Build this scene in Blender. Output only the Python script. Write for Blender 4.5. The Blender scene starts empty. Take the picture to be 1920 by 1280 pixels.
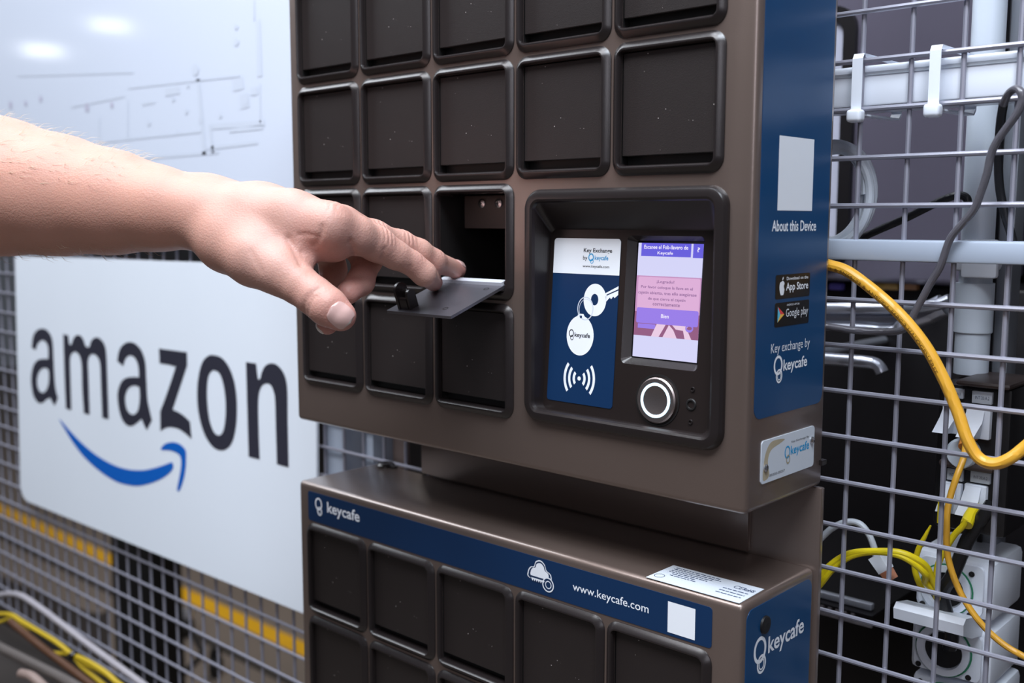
import bpy, bmesh, math, random
import numpy as np
from mathutils import Vector, Matrix
from mathutils.geometry import tessellate_polygon
random.seed(7)
C = bpy.context.scene.collection
sc = bpy.context.scene

# ------------------------------------------------------------------ camera
CAM = Vector((0.66789, -0.48436, 1.32373))
FPX = 1950.9
yaw, pitch = 0.7437, 0.1161
FW = Vector((-math.sin(yaw)*math.cos(pitch), math.cos(yaw)*math.cos(pitch), -math.sin(pitch)))
RT = Vector((math.cos(yaw), math.sin(yaw), 0.0))
UP = RT.cross(FW)
_c, _s = math.cos(0.001), math.sin(0.001)
RT, UP = _c*RT + _s*UP, -_s*RT + _c*UP
cd = bpy.data.cameras.new('camera'); cam = bpy.data.objects.new('camera', cd); C.objects.link(cam)
cam.matrix_world = Matrix(((RT.x, UP.x, -FW.x, CAM.x), (RT.y, UP.y, -FW.y, CAM.y), (RT.z, UP.z, -FW.z, CAM.z), (0, 0, 0, 1)))
cd.sensor_width = 36.0; cd.lens = FPX*36/1920; cd.clip_start = 0.02; cd.clip_end = 60
cd.dof.use_dof = True; cd.dof.focus_distance = 0.615; cd.dof.aperture_fstop = 7.0
sc.camera = cam

# ------------------------------------------------------------------ world, lamps, exposure
w = bpy.data.worlds.new('warehouse_air'); sc.world = w; w.use_nodes = True
bg = w.node_tree.nodes['Background']; bg.inputs[0].default_value = (0.62, 0.68, 0.80, 1); bg.inputs[1].default_value = 0.085

def area(name, loc, target, sx, sy, power, col):
    l = bpy.data.lights.new(name, 'AREA'); l.shape = 'RECTANGLE'; l.size = sx; l.size_y = sy; l.energy = power; l.color = col
    o = bpy.data.objects.new(name, l); C.objects.link(o); o.location = loc
    o.rotation_euler = (Vector(target) - Vector(loc)).to_track_quat('-Z', 'Y').to_euler()
    return o
area('ceiling_lamp', (-0.05, -0.16, 2.70), (0.0, -0.12, 1.3), 1.2, 0.40, 21, (0.86, 0.92, 1.0))
area('ceiling_lamp', (-1.60, -0.40, 2.75), (0.05, -0.05, 1.2), 0.6, 1.3, 24, (0.88, 0.93, 1.0))
area('ceiling_lamp', (-0.15, -1.25, 3.05), (-0.1, 0.1, 1.25), 1.6, 0.5, 35, (0.93, 0.95, 1.0))
area('ceiling_lamp', (1.80, -1.75, 2.05), (0.4, 0.0, 1.2), 0.4, 1.2, 8, (0.92, 0.90, 1.0))
area('ceiling_lamp', (0.85, -0.55, 2.5), (0.65, 0.15, 1.3), 0.7, 0.4, 24, (0.82, 0.90, 1.0))  # added fill lamp, unseen, that brightens the trunking on the right
area('ceiling_lamp', (-2.5, 2.2, 3.2), (-2.6, 1.6, 0.0), 2.5, 1.0, 42, (1.0, 0.93, 0.86))
sc.view_settings.view_transform = 'Standard'; sc.view_settings.look = 'None'
sc.view_settings.exposure = 0.08; sc.view_settings.gamma = 1.0; sc.view_settings.use_curve_mapping = False

# ------------------------------------------------------------------ helpers
def ray(x, y):
    return (FW*FPX + RT*(x-960) - UP*(y-640)).normalized()
def at(x, y, Y):
    d = ray(x, y); return CAM + d*((Y-CAM.y)/d.y)
def atX(x, y, X):
    d = ray(x, y); return CAM + d*((X-CAM.x)/d.x)
def atZ(x, y, Z):
    d = ray(x, y); return CAM + d*((Z-CAM.z)/d.z)
def atD(x, y, D):
    d = ray(x, y); return CAM + d*(D/d.dot(FW))

def mirror_lamp(px, py, dist, size, power):
    # small far ceiling fittings that the glossy board mirrors
    d = ray(px, py); p = CAM + d*((.1035-CAM.y)/d.y); r = Vector((d.x, -d.y, d.z)); q = p + r*dist
    area('ceiling_lamp', q, p, size[0], size[1], power, (0.95, 0.97, 1.0))

def srgb(r, g, b):
    f = lambda c: (c/255/12.92) if c/255 <= .04045 else ((c/255+.055)/1.055)**2.4
    return (f(r), f(g), f(b))
MATS = {}
def mat(name, col, rough=.5, metal=0., bump=0., bscale=400., emit=None, estr=0., var=0., vscale=8., spec=.5, coat=0., speck=0., coatr=.22):
    if name in MATS: return MATS[name]
    m = bpy.data.materials.new(name); m.use_nodes = True; nt = m.node_tree; b = nt.nodes['Principled BSDF']; b.inputs['Coat Roughness'].default_value = coatr
    b.inputs['Base Color'].default_value = (*col, 1); b.inputs['Roughness'].default_value = rough; b.inputs['Metallic'].default_value = metal
    b.inputs['Specular IOR Level'].default_value = spec; b.inputs['Coat Weight'].default_value = coat
    if emit: b.inputs['Emission Color'].default_value = (*emit, 1); b.inputs['Emission Strength'].default_value = estr
    tc = nt.nodes.new('ShaderNodeTexCoord')
    if var > 0:
        n = nt.nodes.new('ShaderNodeTexNoise'); n.inputs['Scale'].default_value = vscale; n.inputs['Detail'].default_value = 5
        nt.links.new(tc.outputs['Object'], n.inputs['Vector'])
        mx = nt.nodes.new('ShaderNodeMix'); mx.data_type = 'RGBA'
        mx.inputs[6].default_value = (*[c*(1-var) for c in col], 1); mx.inputs[7].default_value = (*[min(1, c*(1+var)) for c in col], 1)
        nt.links.new(n.outputs['Fac'], mx.inputs[0]); nt.links.new(mx.outputs[2], b.inputs['Base Color'])
    if bump > 0:
        n = nt.nodes.new('ShaderNodeTexNoise'); n.inputs['Scale'].default_value = bscale; n.inputs['Detail'].default_value = 3
        nt.links.new(tc.outputs['Object'], n.inputs['Vector'])
        bp = nt.nodes.new('ShaderNodeBump'); bp.inputs['Strength'].default_value = bump; bp.inputs['Distance'].default_value = .0005
        nt.links.new(n.outputs['Fac'], bp.inputs['Height']); nt.links.new(bp.outputs['Normal'], b.inputs['Normal'])
    if speck > 0:   # sparse dust specks with their own place on the surface
        v = nt.nodes.new('ShaderNodeTexVoronoi'); v.inputs['Scale'].default_value = 260
        nt.links.new(tc.outputs['Object'], v.inputs['Vector'])
        cr = nt.nodes.new('ShaderNodeMath'); cr.operation = 'LESS_THAN'; cr.inputs[1].default_value = .085
        nt.links.new(v.outputs['Distance'], cr.inputs[0])
        n2 = nt.nodes.new('ShaderNodeTexNoise'); n2.inputs['Scale'].default_value = 60
        nt.links.new(tc.outputs['Object'], n2.inputs['Vector'])
        g = nt.nodes.new('ShaderNodeMath'); g.operation = 'GREATER_THAN'; g.inputs[1].default_value = .56
        nt.links.new(n2.outputs['Fac'], g.inputs[0])
        mu = nt.nodes.new('ShaderNodeMath'); mu.operation = 'MULTIPLY'
        nt.links.new(cr.outputs[0], mu.inputs[0]); nt.links.new(g.outputs[0], mu.inputs[1])
        ms = nt.nodes.new('ShaderNodeMath'); ms.operation = 'MULTIPLY'; ms.inputs[1].default_value = speck
        nt.links.new(mu.outputs[0], ms.inputs[0])
        mx = nt.nodes.new('ShaderNodeMix'); mx.data_type = 'RGBA'; mx.inputs[7].default_value = (.55, .5, .48, 1)
        if b.inputs['Base Color'].is_linked:
            nt.links.new(b.inputs['Base Color'].links[0].from_socket, mx.inputs[6])
        else: mx.inputs[6].default_value = (*col, 1)
        nt.links.new(ms.outputs[0], mx.inputs[0]); nt.links.new(mx.outputs[2], b.inputs['Base Color'])
    MATS[name] = m; return m

M_body = mat('powder_coated_steel', (.200, .148, .126), .34, .60, bump=.18, bscale=2200, var=.08, vscale=12, coat=1.0)
M_frame = mat('black_moulded_plastic', (.017, .013, .013), .27, 0, bump=.10, bscale=2500, spec=.55)
M_panel = mat('black_grained_door', (.017, .0125, .012), .42, 0, bump=.22, bscale=2600, var=.15, vscale=30, spec=.5, speck=.9)
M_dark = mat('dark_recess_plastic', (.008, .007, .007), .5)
M_lid = mat('lid_inner_steel', (.14, .135, .155), .30, .6, bump=.15, bscale=2600)
M_steel = mat('bright_steel', (.62, .62, .64), .25, 1.)
M_brushed = mat('brushed_button_steel', (.55, .47, .45), .32, 1., bump=.1, bscale=900)
M_blue = mat('blue_vinyl', (.004, .052, .150), .30, 0, var=.08, vscale=25, spec=.4)
M_navy = mat('navy_vinyl', (.006, .028, .085), .30, 0, var=.1, vscale=14, spec=.4)
M_white = mat('white_print', (.84, .87, .92), .45)
M_lab = mat('label_white', (.60, .65, .72), .5, var=.05, vscale=30)
M_ink = mat('dark_ink', (.018, .018, .024), .5)
M_ink2 = mat('navy_ink', (.03, .05, .12), .5)
M_cyan = mat('cyan_ink', (.0, .30, .62), .5)
M_blk = mat('black_print', (.004, .004, .005), .35)
M_skinless = None

class MB:
    def __init__(s): s.v = []; s.f = []; s.m = []; s.mats = []
    def mi(s, m):
        if m not in s.mats: s.mats.append(m)
        return s.mats.index(m)
    def add(s, vs, fs, m):
        k = len(s.v); i = s.mi(m); s.v += [tuple(v) for v in vs]
        for f in fs: s.f.append(tuple(a+k for a in f)); s.m.append(i)
    def box(s, a, b, m, bev=0., seg=2):
        bm = bmesh.new(); bmesh.ops.create_cube(bm, size=1)
        a = Vector(a); b = Vector(b)
        for v in bm.verts: v.co = Vector([(a[i]+b[i])/2 + v.co[i]*(b[i]-a[i]) for i in range(3)])
        if bev > 0: bmesh.ops.bevel(bm, geom=bm.edges[:], offset=bev, segments=seg, profile=.5, affect='EDGES')
        bmesh.ops.recalc_face_normals(bm, faces=bm.faces[:])
        bm.verts.index_update(); s.add([v.co for v in bm.verts], [[v.index for v in f.verts] for f in bm.faces], m); bm.free()
    def loops(s, L, m, close=True, capa=False, capb=False):
        n = len(L[0]); vs = [p for l in L for p in l]; fs = []
        for i in range(len(L)-1):
            for j in range(n if close else n-1):
                k = (j+1) % n; fs.append((i*n+j, i*n+k, (i+1)*n+k, (i+1)*n+j))
        if capa: fs.append(tuple(range(n))[::-1])
        if capb: fs.append(tuple((len(L)-1)*n+j for j in range(n)))
        s.add(vs, fs, m)
    def tube(s, pts, r, m, n=12, smooth=6, caps=True):
        P = catmull(pts, smooth) if smooth else [Vector(p) for p in pts]
        R = r if isinstance(r, (list, tuple)) else [r]*len(P)
        if len(R) != len(P): R = list(np.interp(np.linspace(0, 1, len(P)), np.linspace(0, 1, len(R)), R))
        L = []; N = None
        for i, p in enumerate(P):
            t = (P[min(i+1, len(P)-1)] - P[max(i-1, 0)]).normalized()
            if N is None: N = t.orthogonal().normalized()
            N = (N - t*N.dot(t)).normalized(); B = t.cross(N)
            L.append([p + (N*math.cos(a) + B*math.sin(a))*R[i] for a in [2*math.pi*k/n for k in range(n)]])
        s.loops(L, m, True, caps, caps)
    def lathe(s, prof, o, ax, m, n=32, capa=False, capb=False):
        ax = Vector(ax).normalized(); e1 = ax.orthogonal().normalized(); e2 = ax.cross(e1); o = Vector(o)
        s.loops([[o + ax*h + (e1*math.cos(a)+e2*math.sin(a))*r for a in [2*math.pi*k/n for k in range(n)]] for r, h in prof], m, True, capa, capb)
    def poly(s, rings, fr, h, m):
        """flat filled outline (first ring outer, others holes) mapped by frame fr at height h"""
        R = [[Vector((p[0], p[1], 0)) for p in r] for r in rings]
        t = tessellate_polygon(R); flat = [p for r in R for p in r]
        s.add([fr(p.x, p.y, h) for p in flat], t, m)
    def slab(s, rings, fr, h0, h1, m, msid=None):
        s.poly(rings, fr, h1, m)
        for r in rings:
            s.loops([[fr(p[0], p[1], h0) for p in r], [fr(p[0], p[1], h1) for p in r]], msid or m)
    def build(s, name, parent=None, smooth=30, bevel=None):
        me = bpy.data.meshes.new(name); me.from_pydata(s.v, [], s.f)
        for m in s.mats: me.materials.append(m)
        me.polygons.foreach_set('material_index', s.m)
        if smooth:
            me.polygons.foreach_set('use_smooth', [True]*len(me.polygons))
        me.update()
        if smooth: me.set_sharp_from_angle(angle=math.radians(smooth))
        o = bpy.data.objects.new(name, me); C.objects.link(o)
        if parent is not None: o.parent = parent; o.matrix_parent_inverse = parent.matrix_world.inverted() if False else Matrix.Translation(-parent.location)
        return o

def catmull(pts, k=6, closed=False):
    P = [Vector(p) for p in pts]; n = len(P)
    if n < 3: return P
    out = []
    rng = n if closed else n-1
    for i in range(rng):
        p1, p2 = P[i], P[(i+1) % n]
        p0 = P[i-1] if (i > 0 or closed) else p1*2-p2
        p3 = P[(i+2) % n] if (i+2 < n or closed) else p2*2-p1
        for j in range(k):
            t = j/k
            out.append(.5*((2*p1) + (p2-p0)*t + (2*p0-5*p1+4*p2-p3)*t*t + (3*p1-p0-3*p2+p3)*t**3))
    if not closed: out.append(P[-1])
    return out

def outline(pts, k=5):
    """closed 2-D outline; a point with a third value is a sharp corner"""
    n = len(pts); out = []
    for i in range(n):
        a, b = pts[i], pts[(i+1) % n]
        p1, p2 = Vector(a[:2]), Vector(b[:2])
        p0 = Vector(pts[i-1][:2]) if len(a) < 3 else p1*2-p2
        p3 = Vector(pts[(i+2) % n][:2]) if len(b) < 3 else p2*2-p1
        if len(a) > 2 and len(b) > 2: out.append(tuple(p1)); continue
        for j in range(k):
            t = j/k; q = .5*((2*p1) + (p2-p0)*t + (2*p0-5*p1+4*p2-p3)*t*t + (3*p1-p0-3*p2+p3)*t**3)
            out.append((q.x, q.y))
    return out

def rrect(x0, y0, x1, y1, r, n=5):
    out = []
    for cx, cy, a0 in ((x1-r, y1-r, 0), (x0+r, y1-r, 90), (x0+r, y0+r, 180), (x1-r, y0+r, 270)):
        for k in range(n+1):
            a = math.radians(a0+90*k/n); out.append((cx+r*math.cos(a), cy+r*math.sin(a)))
    return out
def circ(x, y, rx, ry=None, n=28):
    ry = ry or rx
    return [(x+rx*math.cos(2*math.pi*k/n), y+ry*math.sin(2*math.pi*k/n)) for k in range(n)]
def ring(mb, x, y, rx, ry, t, fr, h, m, n=32):
    mb.poly([circ(x, y, rx, ry, n), circ(x, y, rx-t, ry-t, n)], fr, h, m)

_tc = {}
def text_mesh(s, bold=0.0, mono=False):
    key = (s, bold)
    if key in _tc: return _tc[key]
    cu = bpy.data.curves.new('t', 'FONT'); cu.body = s; cu.resolution_u = 3; cu.offset = bold; cu.fill_mode = 'FRONT'; cu.dimensions = '2D'
    o = bpy.data.objects.new('t', cu); C.objects.link(o); bpy.context.view_layer.update()
    me = bpy.data.meshes.new_from_object(o.evaluated_get(bpy.context.evaluated_depsgraph_get()))
    vs = [(v.co.x, v.co.y) for v in me.vertices]; fs = [tuple(p.vertices) for p in me.polygons]
    bpy.data.objects.remove(o); bpy.data.curves.remove(cu); bpy.data.meshes.remove(me)
    _tc[key] = (vs, fs); return vs, fs
def put_text(mb, s, x0, y0, x1, y1, fr, h, m, bold=0.0, shear=0.0):
    """fit the inked box of the string to x0..x1, y0..y1"""
    vs, fs = text_mesh(s, bold)
    a = np.array(vs); lo = a.min(0); hi = a.max(0)
    q = (a-lo)/(hi-lo); X = x0+q[:, 0]*(x1-x0); Y = y0+q[:, 1]*(y1-y0)
    mb.add([fr(X[i]+shear*(Y[i]-y0), Y[i], h) for i in range(len(a))], fs, m)

def tag(o, label=None, cat=None, group=None, kind=None):
    if label: o['label'] = label
    if cat: o['category'] = cat
    if group: o['group'] = group
    if kind: o['kind'] = kind
    return o
def thing(name, loc, label, cat, group=None):
    o = bpy.data.objects.new(name, None); C.objects.link(o); o.location = loc; o.empty_display_size = .02
    return tag(o, label, cat, group)
def share(o, name, parent, dx=0, dz=0):
    c = o.copy(); c.name = name; C.objects.link(c); c.parent = parent
    return c

def frontF(x, z, h): return (x, -h, z)                   # plane of the cabinet fronts
XR = 5.232*.075; XL = -.0103
def sideF(y, z, h): return (XR+h, y, z)                  # right flank of the cabinets

mirror_lamp(80, 95, 4.0, (.16, .06), .22); mirror_lamp(207, 48, 4.0, (.16, .06), .22)

# ------------------------------------------------------------------ setting
m_floor = mat('concrete_floor', (.20, .165, .14), .45, 0, var=.25, vscale=2.2)
mb = MB(); mb.box((-9, -4, -.1), (5, 7, 0), m_floor); tag(mb.build('floor', smooth=0), kind='structure')
m_wall = mat('warehouse_wall_paint', (.30, .245, .19), .8, var=.2, vscale=1.5)
mb = MB(); mb.box((-9, 6.9, 0), (5, 7, 4.5), m_wall); tag(mb.build('wall_back', smooth=0), kind='structure')
m_tape = mat('yellow_floor_tape', (.85, .46, .01), .4, var=.1, vscale=9)
mb = MB(); mb.box((-8, 1.325, 0), (3, 1.392, .0012), m_tape)
tag(mb.build('floor_tape', smooth=0), 'yellow marking tape running along the grey floor behind the fence', 'floor tape')
mb = MB(); mb.box((-8, 1.175, 0), (3, 1.20, .002), mat('dark_floor_joint', (.02, .016, .014), .6))
tag(mb.build('trim_1', smooth=0), kind='structure')

# wire mesh fence
FY = .115
m_wire = mat('galvanised_wire', (.31, .31, .37), .36, .35)
m_beam = mat('grey_painted_steel', (.42, .48, .58), .38, .1)
fence = thing('mesh_fence', (0, FY, 0), 'grey welded wire mesh fence panel behind the key cabinets', 'fence')
mb = MB()
zr = at(1573, 297.6, FY-.0015).z; xr = at(1610.7, 293, FY+.0015).x
PX, PZ = .0291, .02805
for k in range(-50, 24):
    x = xr + k*PX
    if -1.30 < x < .85: mb.tube([(x, FY+.0015, .35), (x, FY+.0015, 1.95)], .00155, m_wire, n=8, smooth=0)
for k in range(-20, 38):
    z = zr - k*PZ
    if .35 < z < 1.95: mb.tube([(-1.30, FY-.0012, z), (.85, FY-.0012, z)], .00155, m_wire, n=8, smooth=0)
mb.build('wire_mesh', fence)
b0 = at(1750, 492, FY-.004); b1 = at(1750, 451, FY-.004)
mb = MB(); mb.box((-.10, FY-.006, b0.z), (.95, FY+.018, b1.z), m_beam, .0015); tag(mb.build('frame_beam', fence), 'flat pale grey cross beam')
for x0, x1 in ((-.1295, -.1035), (-.074, -.0605)):
    mb = MB(); mb.box((x0, FY+.004, 0), (x1, FY+.03, 2.0), m_beam, .001); mb.build('post', fence)
mb = MB(); mb.box((-.1030, FY+.028, 0), (-.0745, FY+.034, 2.0), mat('brown_grey_steel', (.17, .13, .12), .8, spec=.2)); mb.build('post_web', fence)
mb = MB(); mb.box((-.0600, FY+.028, 0), (-.0440, FY+.034, 2.0), mat('brown_grey_steel', (.17, .13, .12), .8, spec=.2)); mb.build('post_web', fence)

# ------------------------------------------------------------------ upper key cabinet
def mesh_diff(base, cutter):
    md = base.modifiers.new('b', 'BOOLEAN'); md.operation = 'DIFFERENCE'; md.object = cutter; md.solver = 'EXACT'
    bpy.context.view_layer.update()
    me = bpy.data.meshes.new_from_object(base.evaluated_get(bpy.context.evaluated_depsgraph_get()))
    base.modifiers.clear(); old = base.data; base.data = me; me.name = old.name
    bpy.data.objects.remove(cutter)
    me.polygons.foreach_set('use_smooth', [True]*len(me.polygons)); me.set_sharp_from_angle(angle=math.radians(25))
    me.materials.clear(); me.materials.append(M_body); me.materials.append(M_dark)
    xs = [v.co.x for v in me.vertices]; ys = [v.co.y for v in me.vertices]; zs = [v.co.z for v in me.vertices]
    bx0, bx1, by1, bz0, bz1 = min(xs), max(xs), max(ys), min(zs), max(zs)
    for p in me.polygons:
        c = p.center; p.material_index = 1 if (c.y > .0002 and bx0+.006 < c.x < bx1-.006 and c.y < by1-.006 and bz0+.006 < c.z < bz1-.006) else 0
    return base

P = .075; Q = .07616
DU, DL = .0902, .0844
ZB = 1.166; ZTU = 1.545; ZT = 1.1167; ZBL = .925
upper = thing('key_cabinet', (.19, .04, ZB), 'upper brown-grey key cabinet with touchscreen and one flap hanging open', 'key cabinet')
cells = [(c, r) for r in (0, 1) for c in range(5)] + [(c, r) for r in (2, 3) for c in range(3)]
HW = .0308; HH = .0316
def cell_c(c, r, top=1.5): return (c+.5)*P, top-(r+.5)*Q
def body(name, a, b, centres, deep, extra=(), parent=None):
    mb = MB(); mb.box(a, b, M_body, .0040, 5); o = mb.build(name, parent)
    cu = MB()
    for (x, z) in centres:
        d = .066 if (x, z) in deep else .014
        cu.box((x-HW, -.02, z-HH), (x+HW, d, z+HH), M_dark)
    for e in extra: cu.box(*e, M_dark)
    co = cu.build('cut', smooth=0); bpy.context.view_layer.update()
    o2 = o
    o.parent = None; o.matrix_parent_inverse = Matrix()
    mesh_diff(o, co)
    o.parent = parent; o.matrix_parent_inverse = Matrix.Translation(-parent.location)
    return o
opn = cell_c(2, 2)
TX0, TX1, TZ0, TZ1 = .2345, .3785, 1.1985, 1.3425
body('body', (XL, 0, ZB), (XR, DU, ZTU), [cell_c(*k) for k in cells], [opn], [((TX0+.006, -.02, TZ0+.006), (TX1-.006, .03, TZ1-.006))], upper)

def frame_loops(mb, x0, z0, x1, z1, prof, m, n=6):
    """prof: (inset, corner radius, height towards viewer)"""
    mb.loops([[frontF(px, pz, h) for px, pz in rrect(x0+i, z0+i, x1-i, z1-i, r, n)] for i, r, h in prof], m)
def door_frame_mesh():
    mb = MB()
    frame_loops(mb, -.0367, -.0372, .0367, .0372, [(0, .0085, -.0004), (.0002, .0085, .0006), (.0010, .0080, .0014), (.0034, .0058, .0034), (.0040, .0052, .0036), (.0047, .0040, .0035), (.0053, .0028, .0028), (.0058, .0016, .0014), (.0059, .0015, -.012)], M_frame)
    return mb
def door_mesh():
    mb = MB(); w0 = .0303; zb, zt = -.0311+.0050, .0311
    mb.box((-w0, .0002, zb), (w0, .0030, zt), M_panel, .0004, 1)
    mb.box((-w0, .0060, -.0312), (w0, .0072, zb+.004), M_dark)
    return mb
fr0 = None; dr0 = None
def add_doors(parent, cs, skip=None, top=1.5):
    global fr0, dr0
    for (c, r) in cs:
        x, z = cell_c(c, r, top)
        if fr0 is None: fr0 = door_frame_mesh().build('door_frame', parent); f = fr0
        else: f = fr0.copy(); C.objects.link(f); f.parent = parent
        f.matrix_parent_inverse = Matrix(); f.location = Vector((x, 0, z)) - parent.location
        if (c, r) == skip: continue
        if dr0 is None: dr0 = door_mesh().build('compartment_door', parent); f = dr0
        else: f = dr0.copy(); C.objects.link(f); f.parent = parent
        f.matrix_parent_inverse = Matrix(); f.location = Vector((x, 0, z)) - parent.location
add_doors(upper, cells, skip=(2, 2))

# the open flap, its latch and the compartment's lock plate
x, z = opn
hz = z-.0311+.0050
e0 = Vector((x-.0292, 0.0005, hz)); ln = .0530; ang = math.atan2(.0173, .0497)
def lidF(u, v, h):   # u across, v outwards from hinge, h up from the flap
    c, s = math.cos(ang), math.sin(ang)
    return (e0.x+u, e0.y - v*c - h*s, e0.z - v*s + h*c)
W = .0592
mb = MB()
out = [(0, .002), (W, .002), (W, ln), (0, ln)]
out = rrect(0, .002, W, ln, .0008, 2)
mb.slab([out], lidF, -.0018, 0, M_lid); mb.poly([out], lidF, -.0018, M_panel)
flap = mb.build('compartment_door', upper); tag(flap, 'flap hanging open under the fingers')
mb = MB()   # hinge curl
mb.slab([rrect(.001, -.001, W-.001, .0040, .0005, 2)], lidF, -.001, .0022, mat('pale_hinge_steel', (.62, .64, .70), .3, .2))
mb.tube([lidF(.0005, .0, .0005), lidF(W-.0005, .0, .0005)], .0016, M_frame, n=12, smooth=0)
mb.build('hinge', flap)
mb = MB()
for uu, vv in ((.045, .043), (.050, .010)):
    mb = MB(); ring(mb, uu, vv, .0019, .0019, .0005, lidF, .00015, M_dark, 20); mb.build('stop_ring', flap)
mb = MB()   # latch: two cheeks and a cross web, rounded on top
def latch_prof(u0, u1, vv0, vv1, top):
    pr = [(vv0, 0), (vv1, 0), (vv1, top*.72)] + [((vv0+vv1)/2+(vv1-vv0)/2*math.cos(a), top*.72+(top*.28)*math.sin(a)) for a in [math.pi*k/8 for k in range(1, 8)]] + [(vv0, top*.72)]
    A = [lidF(u0, p[0], p[1]) for p in pr]; B = [lidF(u1, p[0], p[1]) for p in pr]
    mb.loops([A, B], M_frame, True, True, True)
latch_prof(.0085, .0105, .040, .050, .0165)
latch_prof(.0175, .0195, .042, .049, .0125)
latch_prof(.0105, .0175, .047, .0495, .008)
latch_prof(.0105, .0150, .0425, .0455, .0120)
mb.build('latch', flap)
mb = MB(); mb.box((x-.028, .020, z+.0085), (x+.0302, .0215, z+.0305), mat('lock_plate_steel', (.085, .07, .065), .45, .3), .0008)
lp = mb.build('lock_plate', upper)
for q in ((903.5, 381.5), (935, 381)):
    p = at(*q, .0195); mb = MB(); mb.lathe([(0, -.0012), (.0016, -.0012), (.0030, -.0006), (.0033, .0003)], p, (0, 1, 0), M_steel, 20)
    for a in (0, 1, 2):
        d = Vector((math.cos(a*math.pi/3), 0, math.sin(a*math.pi/3)))*.0016
        mb.box(p+Vector((-.0013, -.00135, -.0003)), p+Vector((.0013, -.0012, .0003)), M_dark) if a == 0 else mb.box(p+Vector((-.0003, -.00135, -.0013)), p+Vector((.0003, -.0012, .0013)), M_dark)
    mb.build('screw', lp)

# terminal: moulded bezel, sloped fascia, sticker, screen, button
mb = MB()
frame_loops(mb, TX0, TZ0, TX1, TZ1, [(0, .0115, -.0004), (.0004, .0115, .002), (.0018, .0105, .0038), (.0034, .009, .0044), (.0062, .0065, .0044), (.0075, .0055, .0036), (.0082, .005, .0015)], M_frame, 8)
Yb, Yt, Zb, Zt = .0052, .0130, 1.2060, 1.3180
X0f, X1f = TX0+.0095, TX1-.0145
vax = Vector((0, Yt-Yb, Zt-Zb)).normalized(); nax = Vector((1, 0, 0)).cross(vax); nax = nax if nax.y < 0 else -nax
O = Vector((0, Yb, Zb))
def termF(u, v, h): return tuple(O + Vector((u, 0, 0)) + vax*v + nax*h)
def onterm(px, py, h=0):
    d = ray(px, py); o = O + nax*h; t = (o-CAM).dot(nax)/d.dot(nax); p = CAM+d*t-o; return p.x, p.dot(vax)
TV = (Vector((0, Yt, Zt))-O).length
inn = rrect(TX0+.0082, TZ0+.0082, TX1-.0082, TZ1-.0082, .005, 8)
flo = rrect(X0f, 0, X1f, TV, .004, 8)
mb.loops([[frontF(a, b, .0015) for a, b in inn], [termF(a, b, 0) for a, b in flo]], M_frame)
sx0, sv1 = onterm(1198, 455, -.004); sx1, sv0 = onterm(1313, 681, -.004)
sx1 = onterm(1320, 459, -.004)[0]
hole = rrect(sx0-.0055, sv0-.0045, sx1+.003, sv1+.004, .003, 5)
m_fas = mat('terminal_fascia', (.016, .011, .010), .33, 0, bump=.1, bscale=2500, spec=.5)
mb.poly([flo, hole], termF, 0, m_fas)
rec = rrect(sx0-.001, sv0-.0008, sx1+.001, sv1+.001, .0008, 5)
mb.loops([[termF(a, b, 0) for a, b in hole], [termF(a, b, -.004) for a, b in rec]], M_frame)
term = mb.build('terminal_housing', upper, smooth=28)
# screen
mb = MB()
def em(name, col, s=1.0):
    return mat(name, (.02, .02, .02), .25, emit=srgb(*col), estr=s)
E_l = em('lit_pixels_lilac', (206, 206, 240)); E_b = em('lit_pixels_blue', (98, 90, 214)); E_p = em('lit_pixels_pink', (214, 168, 208))
E_v = em('lit_pixels_violet', (146, 118, 224)); E_r = em('lit_pixels_red', (140, 84, 122)); E_w = em('lit_pixels_white', (240, 235, 250)); E_t = em('lit_pixels_text', (130, 90, 140))
E_m = em('lit_pixels_mauve', (190, 140, 185)); E_k = em('lit_pixels_key', (226, 196, 220))
SW, SH = sx1-sx0, sv1-sv0
def scrF(s, t, h): return termF(sx0+s*SW, sv1-t*SH, -.0038+h)
def sr(a, b, c, d, m, h): mb.poly([[(a, d), (c, d), (c, b), (a, b)]], scrF, h, m)
sr(0, 0, 1, 1, E_l, 0); sr(.05, .0, .82, .115, E_b, .00003); sr(.85, .0, 1, .12, E_b, .00003)
sr(0, .285, 1, .81, E_r, .00003); sr(0, .285, 1, .60, E_m, .00005)
mb.poly([rrect(.03, .295, .985, .70, .02, 4)], scrF, .00008, E_p); mb.poly([rrect(.03, .565, .985, .70, .02, 4)], scrF, .00011, E_v)
sr(.06, .705, .34, .745, E_v, .00009)
for pg in ([(.28, .81), (.36, .70), (.50, .70), (.40, .81)], [(.46, .81), (.55, .70), (.62, .74), (.68, .81)], [(.60, .70), (.84, .70), (.80, .74), (.66, .735)], [(.76, .72), (.82, .72), (.90, .81), (.80, .81)]):
    mb.poly([pg], scrF, .00012, E_k)
ring(mb, .86, .715, .06, .035, .02, scrF, .00013, E_v, 20)
def st(s, cx, cy, w_, h_, m): put_text(mb, s, cx-w_/2, cy+h_/2, cx+w_/2, cy-h_/2, scrF, .00016, m, .012)
st('Escanee el Fob-llavero de', .435, .034, .68, .034, E_w); st('Keycafe', .43, .088, .24, .034, E_w); st('?', .93, .05, .04, .04, E_w)
st('¡Logrado!', .46, .335, .27, .032, E_t); st('Por favor coloque la llave en el', .48, .385, .80, .032, E_t)
st('cajetín abierto, tras ello asegúrese', .49, .435, .90, .034, E_t); st('de que cierra el cajetín', .49, .485, .58, .032, E_t); st('correctamente', .49, .528, .42, .026, E_t)
st('Bien', .48, .628, .12, .034, E_w)
sb = mb.build('screen', term, smooth=0)
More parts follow.
